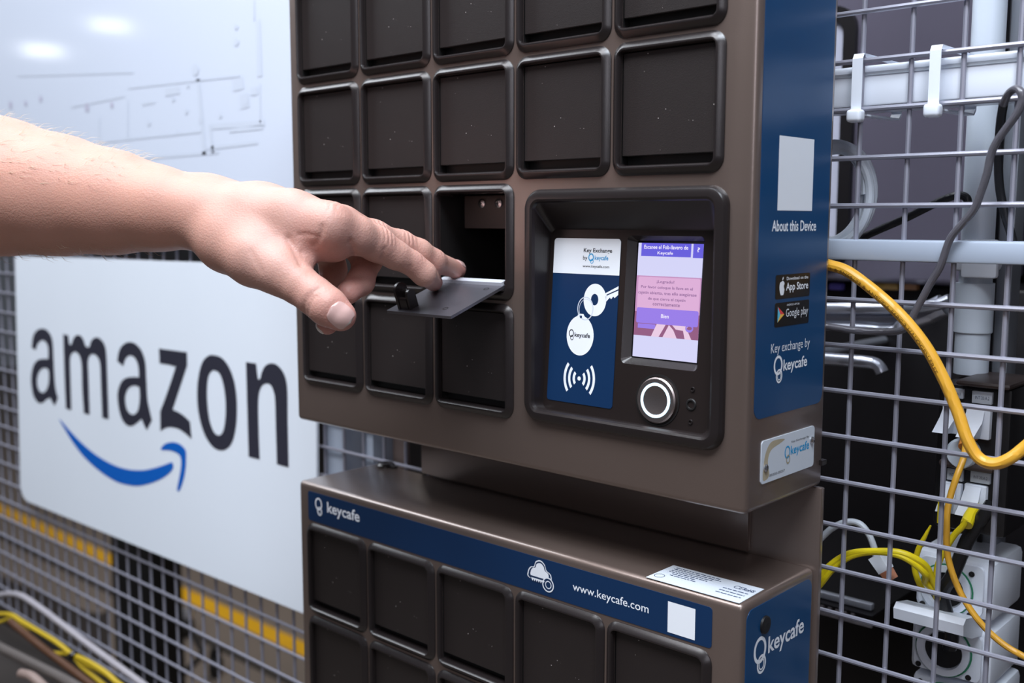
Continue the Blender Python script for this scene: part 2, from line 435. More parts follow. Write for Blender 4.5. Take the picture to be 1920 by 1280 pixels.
# RFID sticker on the fascia
u0, v1 = onterm(1041, 446); u1, _ = onterm(1165.5, 448); _, v0 = onterm(1026, 748); _, vw = onterm(1038, 511)
mb = MB(); E0 = .0003
rr = rrect(u0, v0, u1, v1, .0022, 5)
mb.slab([rr], termF, 0, E0, M_navy)
mb.poly([[p for p in rrect(u0, vw, u1, v1, .0022, 5)[:12]] + [(u0, vw), (u1, vw)]], termF, E0+.00006, M_white)
WU, WV = u1-u0, v1-v0
def S(x, y): return (u0+x*WU, v1-y*WV)            # fractions of the sticker, y downwards
def stx(s, x0, y0, x1, y1, m, bold=.0): 
    a = S(x0, y1); b = S(x1, y0); put_text(mb, s, a[0], a[1], b[0], b[1], termF, E0+.00012, m, bold)
stx('Key Exchange', .46, .058, .88, .090, M_ink, .02); stx('by', .455, .103, .52, .135, M_ink, .015)
stx('keycafe', .63, .100, .83, .135, M_cyan, .016); stx('www.keycafe.com', .455, .157, .85, .178, M_ink, .012)
a = S(.575, .112); ring(mb, a[0], a[1], .0021, .0024, .0007, termF, E0+.00012, M_cyan); a = S(.59, .135); ring(mb, a[0], a[1], .0013, .0015, .0004, termF, E0+.00013, M_cyan)
kc = S(.665, .365); mb.poly([circ(*kc, .0086, .0098, 36), circ(kc[0]-.0002, kc[1]+.0002, .0028, .0035, 24)], termF, E0+.0001, M_white)
ka, kb, kd, ke = S(.80, .325), S(1.0, .275), S(1.0, .325), S(.83, .385)
mb.poly([[ka, kb, (kb[0], kb[1]-.0018), (kd[0]-.0085, kd[1]-.0003), ke]], termF, E0+.00011, M_white)
mb.poly([[(kb[0], kb[1]-.0026), (kd[0], kd[1]-.0002), (kd[0]-.0025, kd[1]-.0022), (kd[0]-.0035, kd[1]-.0012), (kd[0]-.005, kd[1]-.003), (kd[0]-.006, kd[1]-.002), (kd[0]-.0085, kd[1]-.0045), (kd[0]-.0095, kd[1]-.0015)]], termF, E0+.00011, M_white)
kr = S(.53, .42); ring(mb, kr[0], kr[1], .0062, .0072, .0006, termF, E0+.00014, M_lab, 36); ring(mb, kr[0]+.0006, kr[1]-.0006, .0055, .0064, .0003, termF, E0+.00013, M_lab, 36)
ft = S(.47, .585); mb.poly([circ(*ft, .0105, .0122, 40)], termF, E0+.00012, M_white)
tb = S(.47, .475); mb.poly([[(tb[0]-.0030, tb[1]+.0005), (tb[0]-.0018, tb[1]+.0022), (tb[0]+.0018, tb[1]+.0022), (tb[0]+.0030, tb[1]+.0005), (tb[0]+.0048, tb[1]-.0035), (tb[0]-.0048, tb[1]-.0035)]], termF, E0+.00011, M_white)
mb.poly([circ(tb[0], tb[1]+.0003, .0009)], termF, E0+.00015, M_navy)
ring(mb, ft[0]-.0068, ft[1]+.0010, .0019, .0024, .0006, termF, E0+.00018, M_ink); ring(mb, ft[0]-.0062, ft[1]-.0017, .0013, .0016, .0004, termF, E0+.00019, M_ink)
put_text(mb, 'keycafe', ft[0]-.0042, ft[1]-.0018, ft[0]+.0078, ft[1]+.0017, termF, E0+.0002, M_ink, .02)
rf = S(.49, .845); mb.poly([circ(*rf, .0013)], termF, E0+.0001, M_white)
for k, rr_ in enumerate((.0042, .0078, .0114)):
    hgt = (math.radians(44), math.radians(42), math.radians(40))[k]
    for sg in (0, math.pi):
        A = [(rf[0]+(rr_+.0009)*math.cos(sg+t), rf[1]+(rr_+.0009)*1.15*math.sin(sg+t)) for t in np.linspace(-hgt, hgt, 14)]
        B = [(rf[0]+(rr_-.0009)*math.cos(sg+t), rf[1]+(rr_-.0009)*1.15*math.sin(sg+t)) for t in np.linspace(hgt, -hgt, 14)]
        mb.poly([A+B], termF, E0+.0001, M_white)
tag(mb.build('instruction_sticker', term, smooth=20), 'navy sticker with white key, fob and radio waves')
# push button with lit ring
bu, bv = onterm(1233, 750)
mb = MB(); mb.lathe([(.0150, -.001), (.0150, .0004), (.0140, .0004), (.0134, -.0006)], termF(bu, bv, 0), nax, M_dark, 40)
mb.lathe([(.0132, -.001), (.0132, .0016), (.0124, .0024), (.0100, .0024)], termF(bu, bv, 0), nax, M_brushed, 48)
mb.lathe([(.0084, .0024), (.0078, .0022), (0.0001, .0021)], termF(bu, bv, 0), nax, M_brushed, 48)
btn = mb.build('push_button', term)
mb2 = MB(); mb2.lathe([(.0101, .0022), (.0100, .0027), (.0085, .0027), (.0083, .0021)], termF(bu, bv, 0), nax, mat('lit_ring', (.5, .6, .7), .3, emit=srgb(190, 235, 255), estr=1.6), 48)
o = mb2.build('light_ring', term)
for q, r_ in (((1299, 730), .0013), ((1296, 758.5), .0030), ((1295, 791), .0013)):
    a = onterm(*q); mb = MB(); mb.lathe([(r_*1.15, .0001), (r_, .0007), (r_*.75, .0007), (r_*.6, -.0004), (.0001, -.0004)], termF(a[0], a[1], 0), nax, M_dark if r_ > .002 else M_frame, 24)
    mb.build('sensor', term)

# flank stickers and the riveted plate
mb = MB(); H = .0003
rr = rrect(.0058, 1.2175, .0845, 1.60, .006, 6); rr = [(a, min(b, ZTU-.003)) for a, b in rr]
mb.slab([rr], sideF, 0, H, M_blue)
mb.poly([[(.0240, 1.3290), (.0637, 1.3290), (.0637, 1.3685), (.0240, 1.3685)]], sideF, H+.0001, M_white)
put_text(mb, 'About this Device', .0188, 1.3178, .0694, 1.3238, sideF, H+.0001, M_white, .018)
for z0, z1 in ((1.2813, 1.2944), (1.2660, 1.2792)): mb.slab([rrect(.0246, z0, .0640, z1, .0012, 3)], sideF, H, H+.00015, M_blk)
put_text(mb, 'Download on the', .0365, 1.2912, .0615, 1.2930, sideF, H+.0003, M_white, .01)
put_text(mb, 'App Store', .0360, 1.2842, .0618, 1.2898, sideF, H+.0003, M_white, .02)
ap = outline([(.0303, 1.2905), (.0318, 1.2910), (.0333, 1.2906), (.0342, 1.2895, 1), (.0334, 1.2880), (.0343, 1.2862, 1), (.0335, 1.2840), (.0326, 1.2831), (.0317, 1.2834), (.0307, 1.2831), (.0296, 1.2842), (.0287, 1.2866), (.0287, 1.2890), (.0294, 1.2902)])
mb.poly([ap], sideF, H+.0003, M_white); mb.poly([outline([(.0316, 1.2913, 1), (.0318, 1.2926), (.0329, 1.2933, 1), (.0327, 1.2920)])], sideF, H+.0003, M_white)
put_text(mb, 'ANDROID APP ON', .0375, 1.2770, .0520, 1.2781, sideF, H+.0003, M_white, .0)
put_text(mb, 'Google play', .0368, 1.2696, .0625, 1.2755, sideF, H+.0003, M_white, .0)
T0, T1, T2 = (.0275, 1.2685), (.0275, 1.2772), (.0350, 1.2727); tc_ = (.0305, 1.2728)
for tri, colr in (((T0, tc_, T1), (90, 190, 220)), ((T1, tc_, T2), (230, 70, 70)), ((T0, T2, tc_), (240, 190, 80))):
    mb.poly([list(tri)], sideF, H+.0003, mat('print_%d_%d' % colr[:2], srgb(*colr), .5))
put_text(mb, 'Key exchange by', .0217, 1.2505, .0665, 1.2572, sideF, H+.0001, M_white, -.004)
def logo(mb, x, y, s, fr, h, m, mcut, tx0=None, ty0=None, tx1=None, ty1=None):
    """two linked key rings"""
    ring(mb, x, y, s*.50, s*.56, s*.15, fr, h, m, 36)
    ring(mb, x+s*.14, y-s*.62, s*.36, s*.40, s*.10, fr, h+.00005, m, 30); ring(mb, x+s*.14, y-s*.62, s*.22, s*.25, s*.06, fr, h+.00005, m, 30)
    if tx0: put_text(mb, 'keycafe', tx0, ty0, tx1, ty1, fr, h, m, .018)
logo(mb, .0302, 1.2448, .0098, sideF, H+.0001, M_white, M_blue, .0362, 1.2392, .0640, 1.2474)
tag(mb.build('side_sticker', upper, smooth=20), 'long blue sticker with white lettering')
mb = MB(); mb.slab([rrect(.0145, 1.1808, .0760, 1.2048, .0022, 5)], sideF, 0, .0006, M_lab)
m_stain = mat('yellow_stain', (.42, .36, .25), .6, var=.3, vscale=60)
mb.poly([outline([(.0165, 1.1835), (.0172, 1.1930), (.0200, 1.1995), (.0250, 1.2030), (.0330, 1.2032), (.0400, 1.2022), (.0340, 1.2005), (.0250, 1.1985), (.0215, 1.1930), (.0235, 1.1850), (.0200, 1.1825)])], sideF, .00063, m_stain)
put_text(mb, '00350-0SD7', .0235, 1.1836, .0410, 1.1850, sideF, .0007, M_ink, .0)
put_text(mb, 'Key Exchange By', .0480, 1.1985, .0690, 1.2000, sideF, .0007, M_ink, .0)
put_text(mb, 'keycafe', .0475, 1.1905, .0695, 1.1972, sideF, .0007, M_cyan, .016)
ring(mb, .0435, 1.1942, .0032, .0037, .0009, sideF, .0007, M_cyan, 30); ring(mb, .0445, 1.1900, .0022, .0026, .0007, sideF, .00075, mat('tan_ink', (.35, .28, .15), .5), 30)
pl = mb.build('rating_plate', upper, smooth=20); tag(pl, 'small riveted metal plate with a stained corner')
for q in ((.0190, 1.1895), (.0725, 1.1965)):
    mb = MB(); mb.lathe([(.0022, 0), (.0022, .0006), (.0015, .0013), (.0001, .0015)], sideF(q[0], q[1], .0006), (1, 0, 0), M_steel, 20); mb.build('rivet', pl)
mb = MB(); mb.box((XR-.001, DU-.006, 1.1795), (XR+.0022, DU-.0005, 1.1825), M_frame); mb.build('seam_clip', upper)

# ------------------------------------------------------------------ lower key cabinet
lower = thing('key_cabinet', (.19, .04, ZBL), 'lower brown-grey key cabinet with a navy strip along its front edge', 'key cabinet')
lc = [(c, r) for r in (0, 1) for c in range(5)]
LT = 1.0862
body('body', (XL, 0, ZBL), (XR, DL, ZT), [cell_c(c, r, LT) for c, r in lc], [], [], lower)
add_doors(lower, lc, top=LT)
mb = MB(); mb.slab([rrect(.0026, 1.0868, .3736, 1.1105, .0022, 5)], frontF, 0, H, M_navy)
logo(mb, .0163, 1.1020, .0090, frontF, H+.0001, M_white, M_navy, .0272, 1.0948, .0668, 1.1060)
# cloud with key
cx, cz = .2470, 1.0985
cl = outline([(-.0088, -.0030), (-.0102, .0010), (-.0080, .0045), (-.0050, .0055), (-.0035, .0090), (.0005, .0105), (.0040, .0085), (.0055, .0050), (.0092, .0030), (.0098, -.0010), (.0080, -.0035)])
mb.poly([[(cx+a, cz+b) for a, b in cl], [(cx+a*.92, cz+b*.92) for a, b in cl]], frontF, H+.0001, M_white)
mb.poly([[(cx+a*.76, cz+.0008+b*.74) for a, b in cl]], frontF, H+.00012, M_white)
mb.poly([rrect(cx-.0078, cz-.0045, cx+.0050, cz-.0010, .0004, 2)], frontF, H+.00016, M_navy)
mb.poly([rrect(cx-.0072, cz-.0030, cx+.0040, cz-.0022, .0003, 2)], frontF, H+.0002, M_white)
for k in range(6): mb.poly([[(cx-.007+k*.0018, cz-.0030), (cx-.0062+k*.0018, cz-.0044), (cx-.0054+k*.0018, cz-.0030)]], frontF, H+.0002, M_white)
mb.poly([circ(cx+.0070, cz-.0040, .0048)], frontF, H+.00018, M_navy)
ring(mb, cx+.0070, cz-.0040, .0048, .0048, .0008, frontF, H+.00022, M_white); ring(mb, cx+.0072, cz-.0040, .0026, .0026, .0006, frontF, H+.00022, M_white)
put_text(mb, 'www.keycafe.com', .2740, 1.0945, .3311, 1.1012, frontF, H+.0001, M_white, .004)
mb.poly([[(.3444, 1.0887), (.3628, 1.0887), (.3628, 1.1070), (.3444, 1.1070)]], frontF, H+.0001, M_white)
tag(mb.build('front_sticker', lower, smooth=20), 'narrow navy strip with logo, cloud and web address')
mb = MB(); mb.slab([rrect(.0042, .93, .0800, 1.1118, .006, 6)], sideF, 0, H, M_blue)
logo(mb, .0195, 1.0855, .0140, sideF, H+.0001, M_white, M_blue, .0288, 1.0775, .0714, 1.0905)
ss = mb.build('side_sticker', lower, smooth=20)
mb = MB(); mb.lathe([(.0052, 0), (.0050, .0012), (.0038, .0016), (.0001, .0010)], sideF(.0240, 1.0990, .0003), (1, 0, 0), M_dark, 28); tag(mb.build('lock_plug', lower), 'round black plug')
def topF(x, y, h): return (x, y, ZT+h)
mb = MB(); mb.slab([[(.3277, .0012), (.3895, .0012), (.3885, .0300), (.3277, .0298)]], topF, 0, .0002, M_lab)
rl = random.Random(2)
def print_line(x0, x1, y, hh):      # print too small to read: a row of tiny word-long marks
    x = x0
    while x < x1:
        w_ = min(rl.uniform(.0012, .0040), x1-x); mb.poly([[(x, y), (x+w_, y), (x+w_, y+hh), (x, y+hh)]], topF, .0003, M_ink2); x += w_+.0006
for k in range(6): print_line(.3320+(.004 if k > 3 else 0), (.362, .364, .360, .358, .352, .354)[k], .0262-k*.0026, .0009)
ring(mb, .3322, .0085, .0032, .0032, .0004, topF, .0003, M_ink2, 24)
put_text(mb, 'CE', .3740, .0200, .3795, .0245, topF, .0003, M_ink2, .0); put_text(mb, 'RoHS', .3800, .0200, .3870, .0240, topF, .0003, M_ink2, .03)
for k in range(3): print_line(.3700, .3860, .0160-k*.004, .0010)
tag(mb.build('rating_label', lower, smooth=0), 'white printed label on the top corner')
mb = MB(); p = (.0047, .0787, ZT); mb.lathe([(.0078, 0), (.0078, .0014), (.0062, .0030), (.0018, .0032), (.0014, .0016), (.0001, .0016)], p, (0, 0, 1), M_frame, 32, capa=False)
mb.box((.0085, DL-.008, ZT), (.0165, DL-.0022, ZT+.0012), M_frame); mb.build('hole_plug', lower)

# mounting plate between and behind the cabinets
mb = MB()
sp0 = at(793, 860, DL-.002).x; sp1 = at(1405, 1000, DL-.002).x; bx = at(1541, 1000, DL+.0035).x
mb.box((sp0+.004, DL+.0006, .80), (bx, DL+.0054, ZB-.0006), M_body, .0008, 2)
mb.box((sp0, DL-.004, ZT+.0008), (sp1, DL+.0004, ZB-.0006), M_body, .0008, 2)
tag(mb.build('mounting_plate', smooth=25), 'brown-grey back plate joining the two key cabinets to the fence', 'mounting plate')

# ------------------------------------------------------------------ sign and whiteboard hung on the fence
SY = .1035
m_sign = mat('white_sign_sheet', (.80, .86, .94), .38, 0, var=.03, vscale=6, spec=.35)
def onsign(x, y): p = at(x, y, SY); return p.x, p.z
def signF(x, z, h): return (x, SY-h, z)
corners = [onsign(28, 480), onsign(592, 499), onsign(594, 1160), onsign(41, 934)]
rc = []
(ax, az), (bx_, bz), (cx_, cz_), (dx_, dz_) = corners
rc = [(ax, az), (bx_, bz), (cx_, cz_)]
for k in range(6):
    t = k/5; a_ = (dx_+.025, dz_-.001); c_ = (dx_-.003, dz_+.018); q = (dx_, dz_-.002)
    rc.append(((1-t)**2*a_[0]+2*t*(1-t)*q[0]+t*t*c_[0], (1-t)**2*a_[1]+2*t*(1-t)*q[1]+t*t*c_[1]))
mb = MB(); mb.slab([rc], signF, -.003, 0, m_sign); mb.poly([rc], signF, -.003, m_sign)
m_let = mat('charcoal_lettering', (.032, .032, .048), .30, 0, var=.1, vscale=4); m_smile = mat('blue_lettering', (.0, .115, .52), .4)
A = lambda x, y, *c: (40+x/5.333, 600+y/5.333, *c)
B = lambda x, y, *c: (280+x/5.333, 640+y/5.333, *c)
G = lambda x, y, *c: (90+x/6.857, 760+y/6.857, *c)
glyphs = [
 [[A(105,275,1),A(112,200),A(130,135),A(165,97),A(205,85),A(250,95),A(290,140),A(312,205),A(320,300),A(328,480),A(338,640),A(350,715),A(368,775,1),A(335,855,1),A(312,820),A(290,775,1),A(255,790),A(215,825),A(175,825),A(140,790),A(115,725),A(100,610),A(108,510),A(130,440),A(165,400),A(210,388),A(270,388,1),A(272,320),A(265,255),A(240,212),A(208,200),A(175,222),A(155,262),A(148,298,1)],
  [A(275,505,1),A(255,480),A(215,480),A(180,515),A(160,580),A(162,650),A(182,705),A(215,725),A(250,700),A(272,640),A(278,570)]],
 [[A(420,140,1),A(470,150,1),A(482,238,1),A(500,245),A(520,190),A(545,155),A(580,150),A(615,180),A(645,262,1),A(680,270,1),A(705,200),A(750,172),A(795,190),A(835,250),A(852,350),A(862,600),A(875,990,1),A(812,975,1),A(800,700),A(790,450),A(765,370),A(725,338),A(690,350),A(668,410),A(672,560),A(685,945,1),A(628,930,1),A(612,700),A(604,450),A(585,360),A(550,318),A(515,325),A(490,380),A(492,560),A(502,900,1),A(448,882,1),A(435,600)]],
 [[A(960,408,1),A(975,320),A(1005,260),A(1060,222),A(1120,225),A(1175,265),A(1215,330),A(1242,430),A(1252,600),A(1262,780),A(1280,880),A(1308,1000,1),A(1255,1100,1),A(1230,1050),A(1205,985,1),A(1165,1020),A(1110,1055),A(1060,1050),A(1015,1000),A(985,920),A(965,790),A(970,700),A(1000,620),A(1045,580),A(1110,568),A(1178,570,1),A(1175,490),A(1160,420),A(1130,370),A(1090,352),A(1055,370),A(1030,420),A(1022,460,1)],
  [A(1182,672,1),A(1150,655),A(1100,660),A(1060,700),A(1040,770),A(1048,860),A(1075,920),A(1120,945),A(1160,915),A(1180,850),A(1186,760)]],
 [[B(98,70,1),B(378,108,1),B(380,240,1),B(330,390),B(235,680,1),B(290,705),B(350,745),B(408,800,1),B(425,975,1),B(370,925),B(300,875),B(215,855),B(160,865),B(112,895,1),B(110,700,1),B(170,540),B(262,262),B(248,248),B(200,232),B(105,218,1)]],
 [[B(635,135),B(720,160),B(790,240),B(840,360),B(868,500),B(878,660),B(870,830),B(840,980),B(790,1060),B(720,1088),B(640,1055),B(570,960),B(520,830),B(488,670),B(480,500),B(495,340),B(530,210),B(580,150)],
  [B(652,288),B(700,315),B(735,400),B(758,530),B(766,680),B(755,830),B(730,915),B(690,937),B(645,900),B(605,790),B(585,650),B(578,500),B(590,360),B(620,300)]],
 [[B(968,205,1),B(1070,220,1),B(1088,378,1),B(1110,370),B(1125,310),B(1160,245),B(1215,218),B(1275,232),B(1330,290),B(1365,370),B(1382,500),B(1385,800),B(1395,1258,1),B(1278,1225,1),B(1268,900),B(1260,600),B(1245,500),B(1215,435),B(1175,418),B(1130,440),B(1100,510),B(1090,640),B(1095,900),B(1105,1178,1),B(995,1150,1),B(985,800)]],
]
for g in glyphs:
    mb.poly([[onsign(*p) for p in outline(r)] for r in g], signF, .0003, m_let)
smile = [[G(140,170,1),G(190,215),G(290,330),G(430,475),G(600,620),G(760,720),G(900,785),G(1060,825),G(1230,830),G(1380,800),G(1500,762),G(1590,730),G(1610,760),G(1612,800),G(1570,860),G(1470,935),G(1330,995),G(1180,1030),G(1060,1025),G(900,985),G(740,895),G(580,770),G(440,630),G(320,470),G(220,310)],
 ]
hook = [[G(1455,550),G(1490,505),G(1540,480),G(1610,470),G(1680,488),G(1740,530),G(1775,590),G(1778,700),G(1770,820),G(1745,950),G(1700,1080),G(1668,1100),G(1665,1050),G(1695,900),G(1712,780),G(1712,690),G(1690,635),G(1640,600),G(1560,575),G(1470,572)]]
for g in (smile, hook): mb.poly([[onsign(*p) for p in outline(r)] for r in g], signF, .0003, m_smile)
tag(mb.build('wall_sign', smooth=20), 'white sign with large charcoal lettering and a blue smiling arrow on the fence', 'sign')

# printed drawing board above
BY = .1035
m_board = mat('glossy_drawing_board', (.66, .72, .84), .35, 0, var=.03, vscale=3, spec=.4, coat=.6, coatr=.08)
m_draw = mat('faint_drawing_line', (.60, .655, .76), .3); m_spot = mat('faint_brown_mark', (.50, .50, .62), .3)
def boardF(x, z, h): return (x, BY-h, z)
def ob(x, y): p = at(x, y, BY); return p.x, p.z
q0 = ob(8, 460); q1 = ob(560, 455)
bz0 = ob(340, 458)[1]
mb = MB(); mb.slab([[(q0[0], bz0), (-.09, bz0), (-.09, 1.92), (q0[0], 1.92)]], boardF, -.004, 0, m_board)
def ln_(a, b, t, m=m_draw):
    a = ob(a[0]/3, a[1]/3); b = ob(b[0]/3, b[1]/3); d = Vector((b[0]-a[0], b[1]-a[1])).normalized(); n = Vector((-d.y, d.x))*t
    mb.poly([[(a[0]-n.x, a[1]-n.y), (b[0]-n.x, b[1]-n.y), (b[0]+n.x, b[1]+n.y), (a[0]+n.x, a[1]+n.y)]], boardF, .0003, m)
for a, b, t in (((1430,0),(1430,110),.0016),((1452,110),(1462,430),.004),((1462,470),(1465,690),.0012),((1115,440),(1150,870),.0035),((1180,700),(1200,860),.0025),((1190,712),(1490,690),.0028),((1290,735),(1480,715),.002),((1160,835),(1450,800),.0018),((780,890),(1230,855),.0018),((100,425),(750,405),.0015),((720,495),(1350,425),.0012),((560,800),(1130,740),.0012),((400,600),(700,540),.0015),((560,660),(560,800),.0012),((720,560),(720,780),.0012),((930,520),(1010,505),.004),((1310,480),(1370,465),.006),((1350,575),(1400,560),.007),((800,585),(870,575),.0016),((1410,515),(1450,510),.004)):
    ln_(a, b, t)
for x_, y_, r_ in ((230,555,22),(145,580,20),(60,590,26),(490,605,26),(630,590,18),(975,555,16),(838,690,18),(1000,742,12),(1050,625,16),(1100,392,30),(1130,670,22),(1330,150,14),(1330,235,20),(1240,650,14),(1378,570,22),(1058,480,14)):
    c0 = ob(x_/3, y_/3); mb.poly([circ(c0[0], c0[1], r_*.00022, r_*.00020, 12)], boardF, .0004, m_draw if x_ > 700 else m_spot)
tag(mb.build('drawing_board', smooth=20), 'large glossy white board printed with a faint line drawing, above the sign', 'board')

# ------------------------------------------------------------------ behind the fence, right side
m_mach = mat('dark_violet_grey_enamel', (.11, .10, .135), .28, 0, var=.08, vscale=3, spec=.6)
m_machlo = mat('black_machine_shell', (.006, .005, .006), .35)
m_pvc = mat('pale_grey_plastic', (.62, .68, .76), .38, 0, var=.04, vscale=20)
m_pvc2 = mat('white_plastic', (.80, .84, .92), .30)
MY = .40
mr = at(1836, 250, MY).x; mz = at(1650, 531, MY).z
mach = thing('machine_cabinet', (.3, MY+.3, 0), 'tall dark violet-grey machine cabinet with a black lower half behind the fence', 'machine')
mb = MB(); mb.box((-.12, MY, mz), (mr, MY+.6, 2.15), m_mach, .006, 3); mb.build('upper_shell', mach)
mb = MB(); mb.box((-.12, MY+.03, 0), (mr+.5, MY+.6, mz-.002), m_machlo, .004, 2); mb.build('lower_shell', mach)
mb = MB(); mb.box((mr+.004, MY+.12, mz), (mr+.5, MY+.6, 2.15), m_machlo, .004, 2); mb.build('side_bay', mach)
mb = MB(); mb.box((-1.25, MY+.03, .95), (-.121, MY+.3, 1.30), m_machlo, .004, 2); mb.build('overhang', mach)
def machF(x, z, h): return (x, MY-h, z)
dpx = [at(1500, 22, MY-.003), at(1608, 22, MY-.003), at(1603, 300, MY-.003)]
xL_, zT_ = -.05, dpx[0].z; xR_ = dpx[1].x
mb = MB(); mb.slab([rrect(xL_, mz+.012, xR_, zT_, .02, 6), rrect(xL_+.012, mz+.024, xR_-.011, zT_-.012, .012, 6)[::-1]], machF, -.001, .006, m_machlo)
tag(mb.build('door_seal', mach), 'black rounded rubber seal')
mb = MB(); mb.slab([rrect(xL_+.0125, mz+.0245, xR_-.0115, zT_-.0125, .012, 6)], machF, -.001, .002, mat('light_grey_enamel', (.42, .43, .52), .3)); mb.build('access_door', mach)
for k, (px, colr) in enumerate(((1568, (110, 100, 190)), (1648, (190, 150, 70)), (1672, (200, 160, 90)), (1708, (170, 120, 80)))):
    p = at(px, 537, MY+.022); mb = MB(); mb.box(p-Vector((.006, .003, .003)), p+Vector((.006, .006, .003)), mat('terminal_tab_%d' % k, srgb(*colr), .4), .001); mb.build('coloured_tab', mach)

# conduit and rail
CY = .205
mb = MB(); top = at(1853, -60, CY); bot = at(1822, 700, CY); j1 = at(1832, 530, CY); j2 = at(1828, 622, CY)
cxm = at(1841, 300, CY).x
rad = .0100
mb.lathe([(rad, 1.75-j1.z), (rad, .0), (rad*1.16, 0), (rad*1.16, j2.z-j1.z), (rad*1.05, j2.z-j1.z-.001), (rad*1.05, bot.z-j1.z), (.002, bot.z-j1.z)], (cxm, CY, j1.z), (0, 0, 1), m_pvc, 28)
tag(mb.build('conduit_pipe'), 'pale grey vertical plastic conduit behind the fence', 'pipe')
mb = MB(); xa = at(1868, 300, CY+.02).x; mb.box((xa, CY+.012, .75), (xa+.016, CY+.03, 1.75), mat('zinc_rail', (.30, .32, .36), .35, .6), .001)
mb.box((xa+.004, CY+.010, .75), (xa+.007, CY+.013, 1.75), m_machlo)
tag(mb.build('mounting_rail'), 'dull zinc upright rail just right of the grey conduit', 'rail')
mb = MB(); p = at(1836, 485, CY-.012); mb.box(p+Vector((-.010, -.004, -.012)), p+Vector((.012, .002, .012)), m_pvc2, .002); mb.box((cxm-rad*1.25, CY-rad*1.25, p.z-.008), (cxm+rad*1.25, CY+rad*1.25, p.z+.008), m_pvc2, .003)
tag(mb.build('pipe_clip'), 'pale clip around the conduit just under the cross beam', 'pipe clip')

# white trunking tied to the fence
TY = .1185
zt = at(1573, 128, TY).z; zb = at(1573, 203, TY).z
mb = MB(); mb.box((.0, TY, zb), (.80, TY+.045, zt), m_pvc2, .0015)
mb.box((.0, TY-.0006, zt-.006), (.80, TY+.001, zt-.004), m_pvc)
tag(mb.build('cable_trunking'), 'white plastic cable trunking tied along the back of the fence', 'trunking')
for k, px in enumerate((1607, 1752)):
    a = at(px, 160, .109); x = a.x
    t_ = thing('cable_tie', (x, .11, zb), 'white cable tie strapping the trunking, ' + ('nearer the key cabinet' if k == 0 else 'further from the key cabinet'), 'cable tie', 'cable ties round the trunking')
    mb = MB(); z1 = zt+.006; z0 = zb-.004
    lp_ = [(x, .1085, z0), (x, .1085, z1-.003), (x, .1105, z1), (x, TY+.047, z1), (x, TY+.049, z1-.003), (x, TY+.049, z0+.002), (x, TY+.046, z0-.001), (x, .1105, z0-.002)]
    hw = .0031; L = [[(p[0]-hw, p[1], p[2]) for p in lp_], [(p[0]+hw, p[1], p[2]) for p in lp_]]
    inn_ = [(p[0], .1085+(p[1]-.1085)*.97+.0006, z0+.001+(p[2]-z0)*.972) for p in lp_]
    L2 = [[(p[0]+hw, p[1], p[2]) for p in inn_], [(p[0]-hw, p[1], p[2]) for p in inn_]]
    mb.loops([L[0], L[1], L2[0], L2[1], L[0]], m_pvc2); mb.build('strap', t_)
    mb = MB(); mb.box((x-.0045, .1045, z0-.006), (x+.0045, .1125, z0+.0015), m_pvc2, .002, 3); mb.build('tie_head', t_)

# coiled white cable
m_wcab = mat('white_cable_sheath', (.62, .66, .72), .4)
mb = MB(); cc = at(1562, 366, .150); pts = []
for k in range(5*20+1):
    a = 2*math.pi*k/20; rr_ = .0300+.0016*math.sin(k*.37); o_ = .0022*math.sin(k*.113)
    pts.append(cc+Vector((math.cos(a)*rr_*.78+.002*math.sin(k*.05), o_*1.6-.004+.008*k/100, math.sin(a)*rr_*1.02)))
mb.tube(pts, .0031, m_wcab, n=10, smooth=2)
tag(mb.build('coiled_cable'), 'white cable wound in a coil behind the fence beside the cabinet', 'cable')

def cable(name, px, Y, r, m, label, extra=None, smooth=8, build=True):
    ys = Y if isinstance(Y, (list, tuple)) else [Y]*len(px)
    if len(ys) != len(px): ys = list(np.interp(np.linspace(0, 1, len(px)), np.linspace(0, 1, len(ys)), ys))
    P = [at(x, y, yy) for (x, y), yy in zip(px, ys)]
    mb = MB(); mb.tube(P, r, m, n=12, smooth=smooth)
    if not build: return mb, P
    return tag(mb.build(name), label, 'cable')
m_gcab = mat('dark_grey_cable_sheath', (.10, .095, .11), .28, .1); m_bcab = mat('black_cable_sheath', (.010, .010, .012), .4)
cable('patch_cable', [(1540, 610), (1559, 613), (1610, 620), (1660, 622), (1690, 619), (1704, 605), (1723, 571), (1745, 530), (1763, 499), (1781, 449), (1804, 420), (1827, 391), (1841, 355), (1851, 324), (1858, 290), (1870, 264), (1890, 236), (1906, 214), (1916, 190), (1914, 172), (1903, 167), (1890, 177), (1881, 196)], [.097, .103, .106, .105, .104, .102, .1, .1, .112], .0021, m_gcab, 'slim dark grey cable curving up across the fence and looping at its right end')
cable('patch_cable', [(1882, 192), (1876, 230), (1872, 290), (1874, 350), (1884, 400), (1896, 440), (1905, 480)], [.122, .135, .14], .0024, m_bcab, 'black cable hanging behind the fence at the far right')
cable('patch_cable', [(1612, 447), (1650, 430), (1700, 408), (1740, 388), (1775, 372), (1797, 366), (1812, 371), (1815, 385)], .19, .0026, m_bcab, 'black cable sagging behind the fence above the cross beam')
m_ycab = mat('amber_cable_sheath', (.72, .37, .035), .38); m_ytxt = mat('brown_cable_print', (.16, .07, .01), .6); m_lemon = mat('lemon_cable_sheath', (.76, .60, .01), .38)
ypx = [(1540, 492), (1556, 497), (1590, 509), (1640, 546), (1690, 592), (1735, 648), (1770, 712), (1795, 770), (1813, 822), (1834, 857), (1862, 869), (1892, 860), (1925, 835), (1965, 800), (2010, 762), (2120, 690), (2260, 640)]
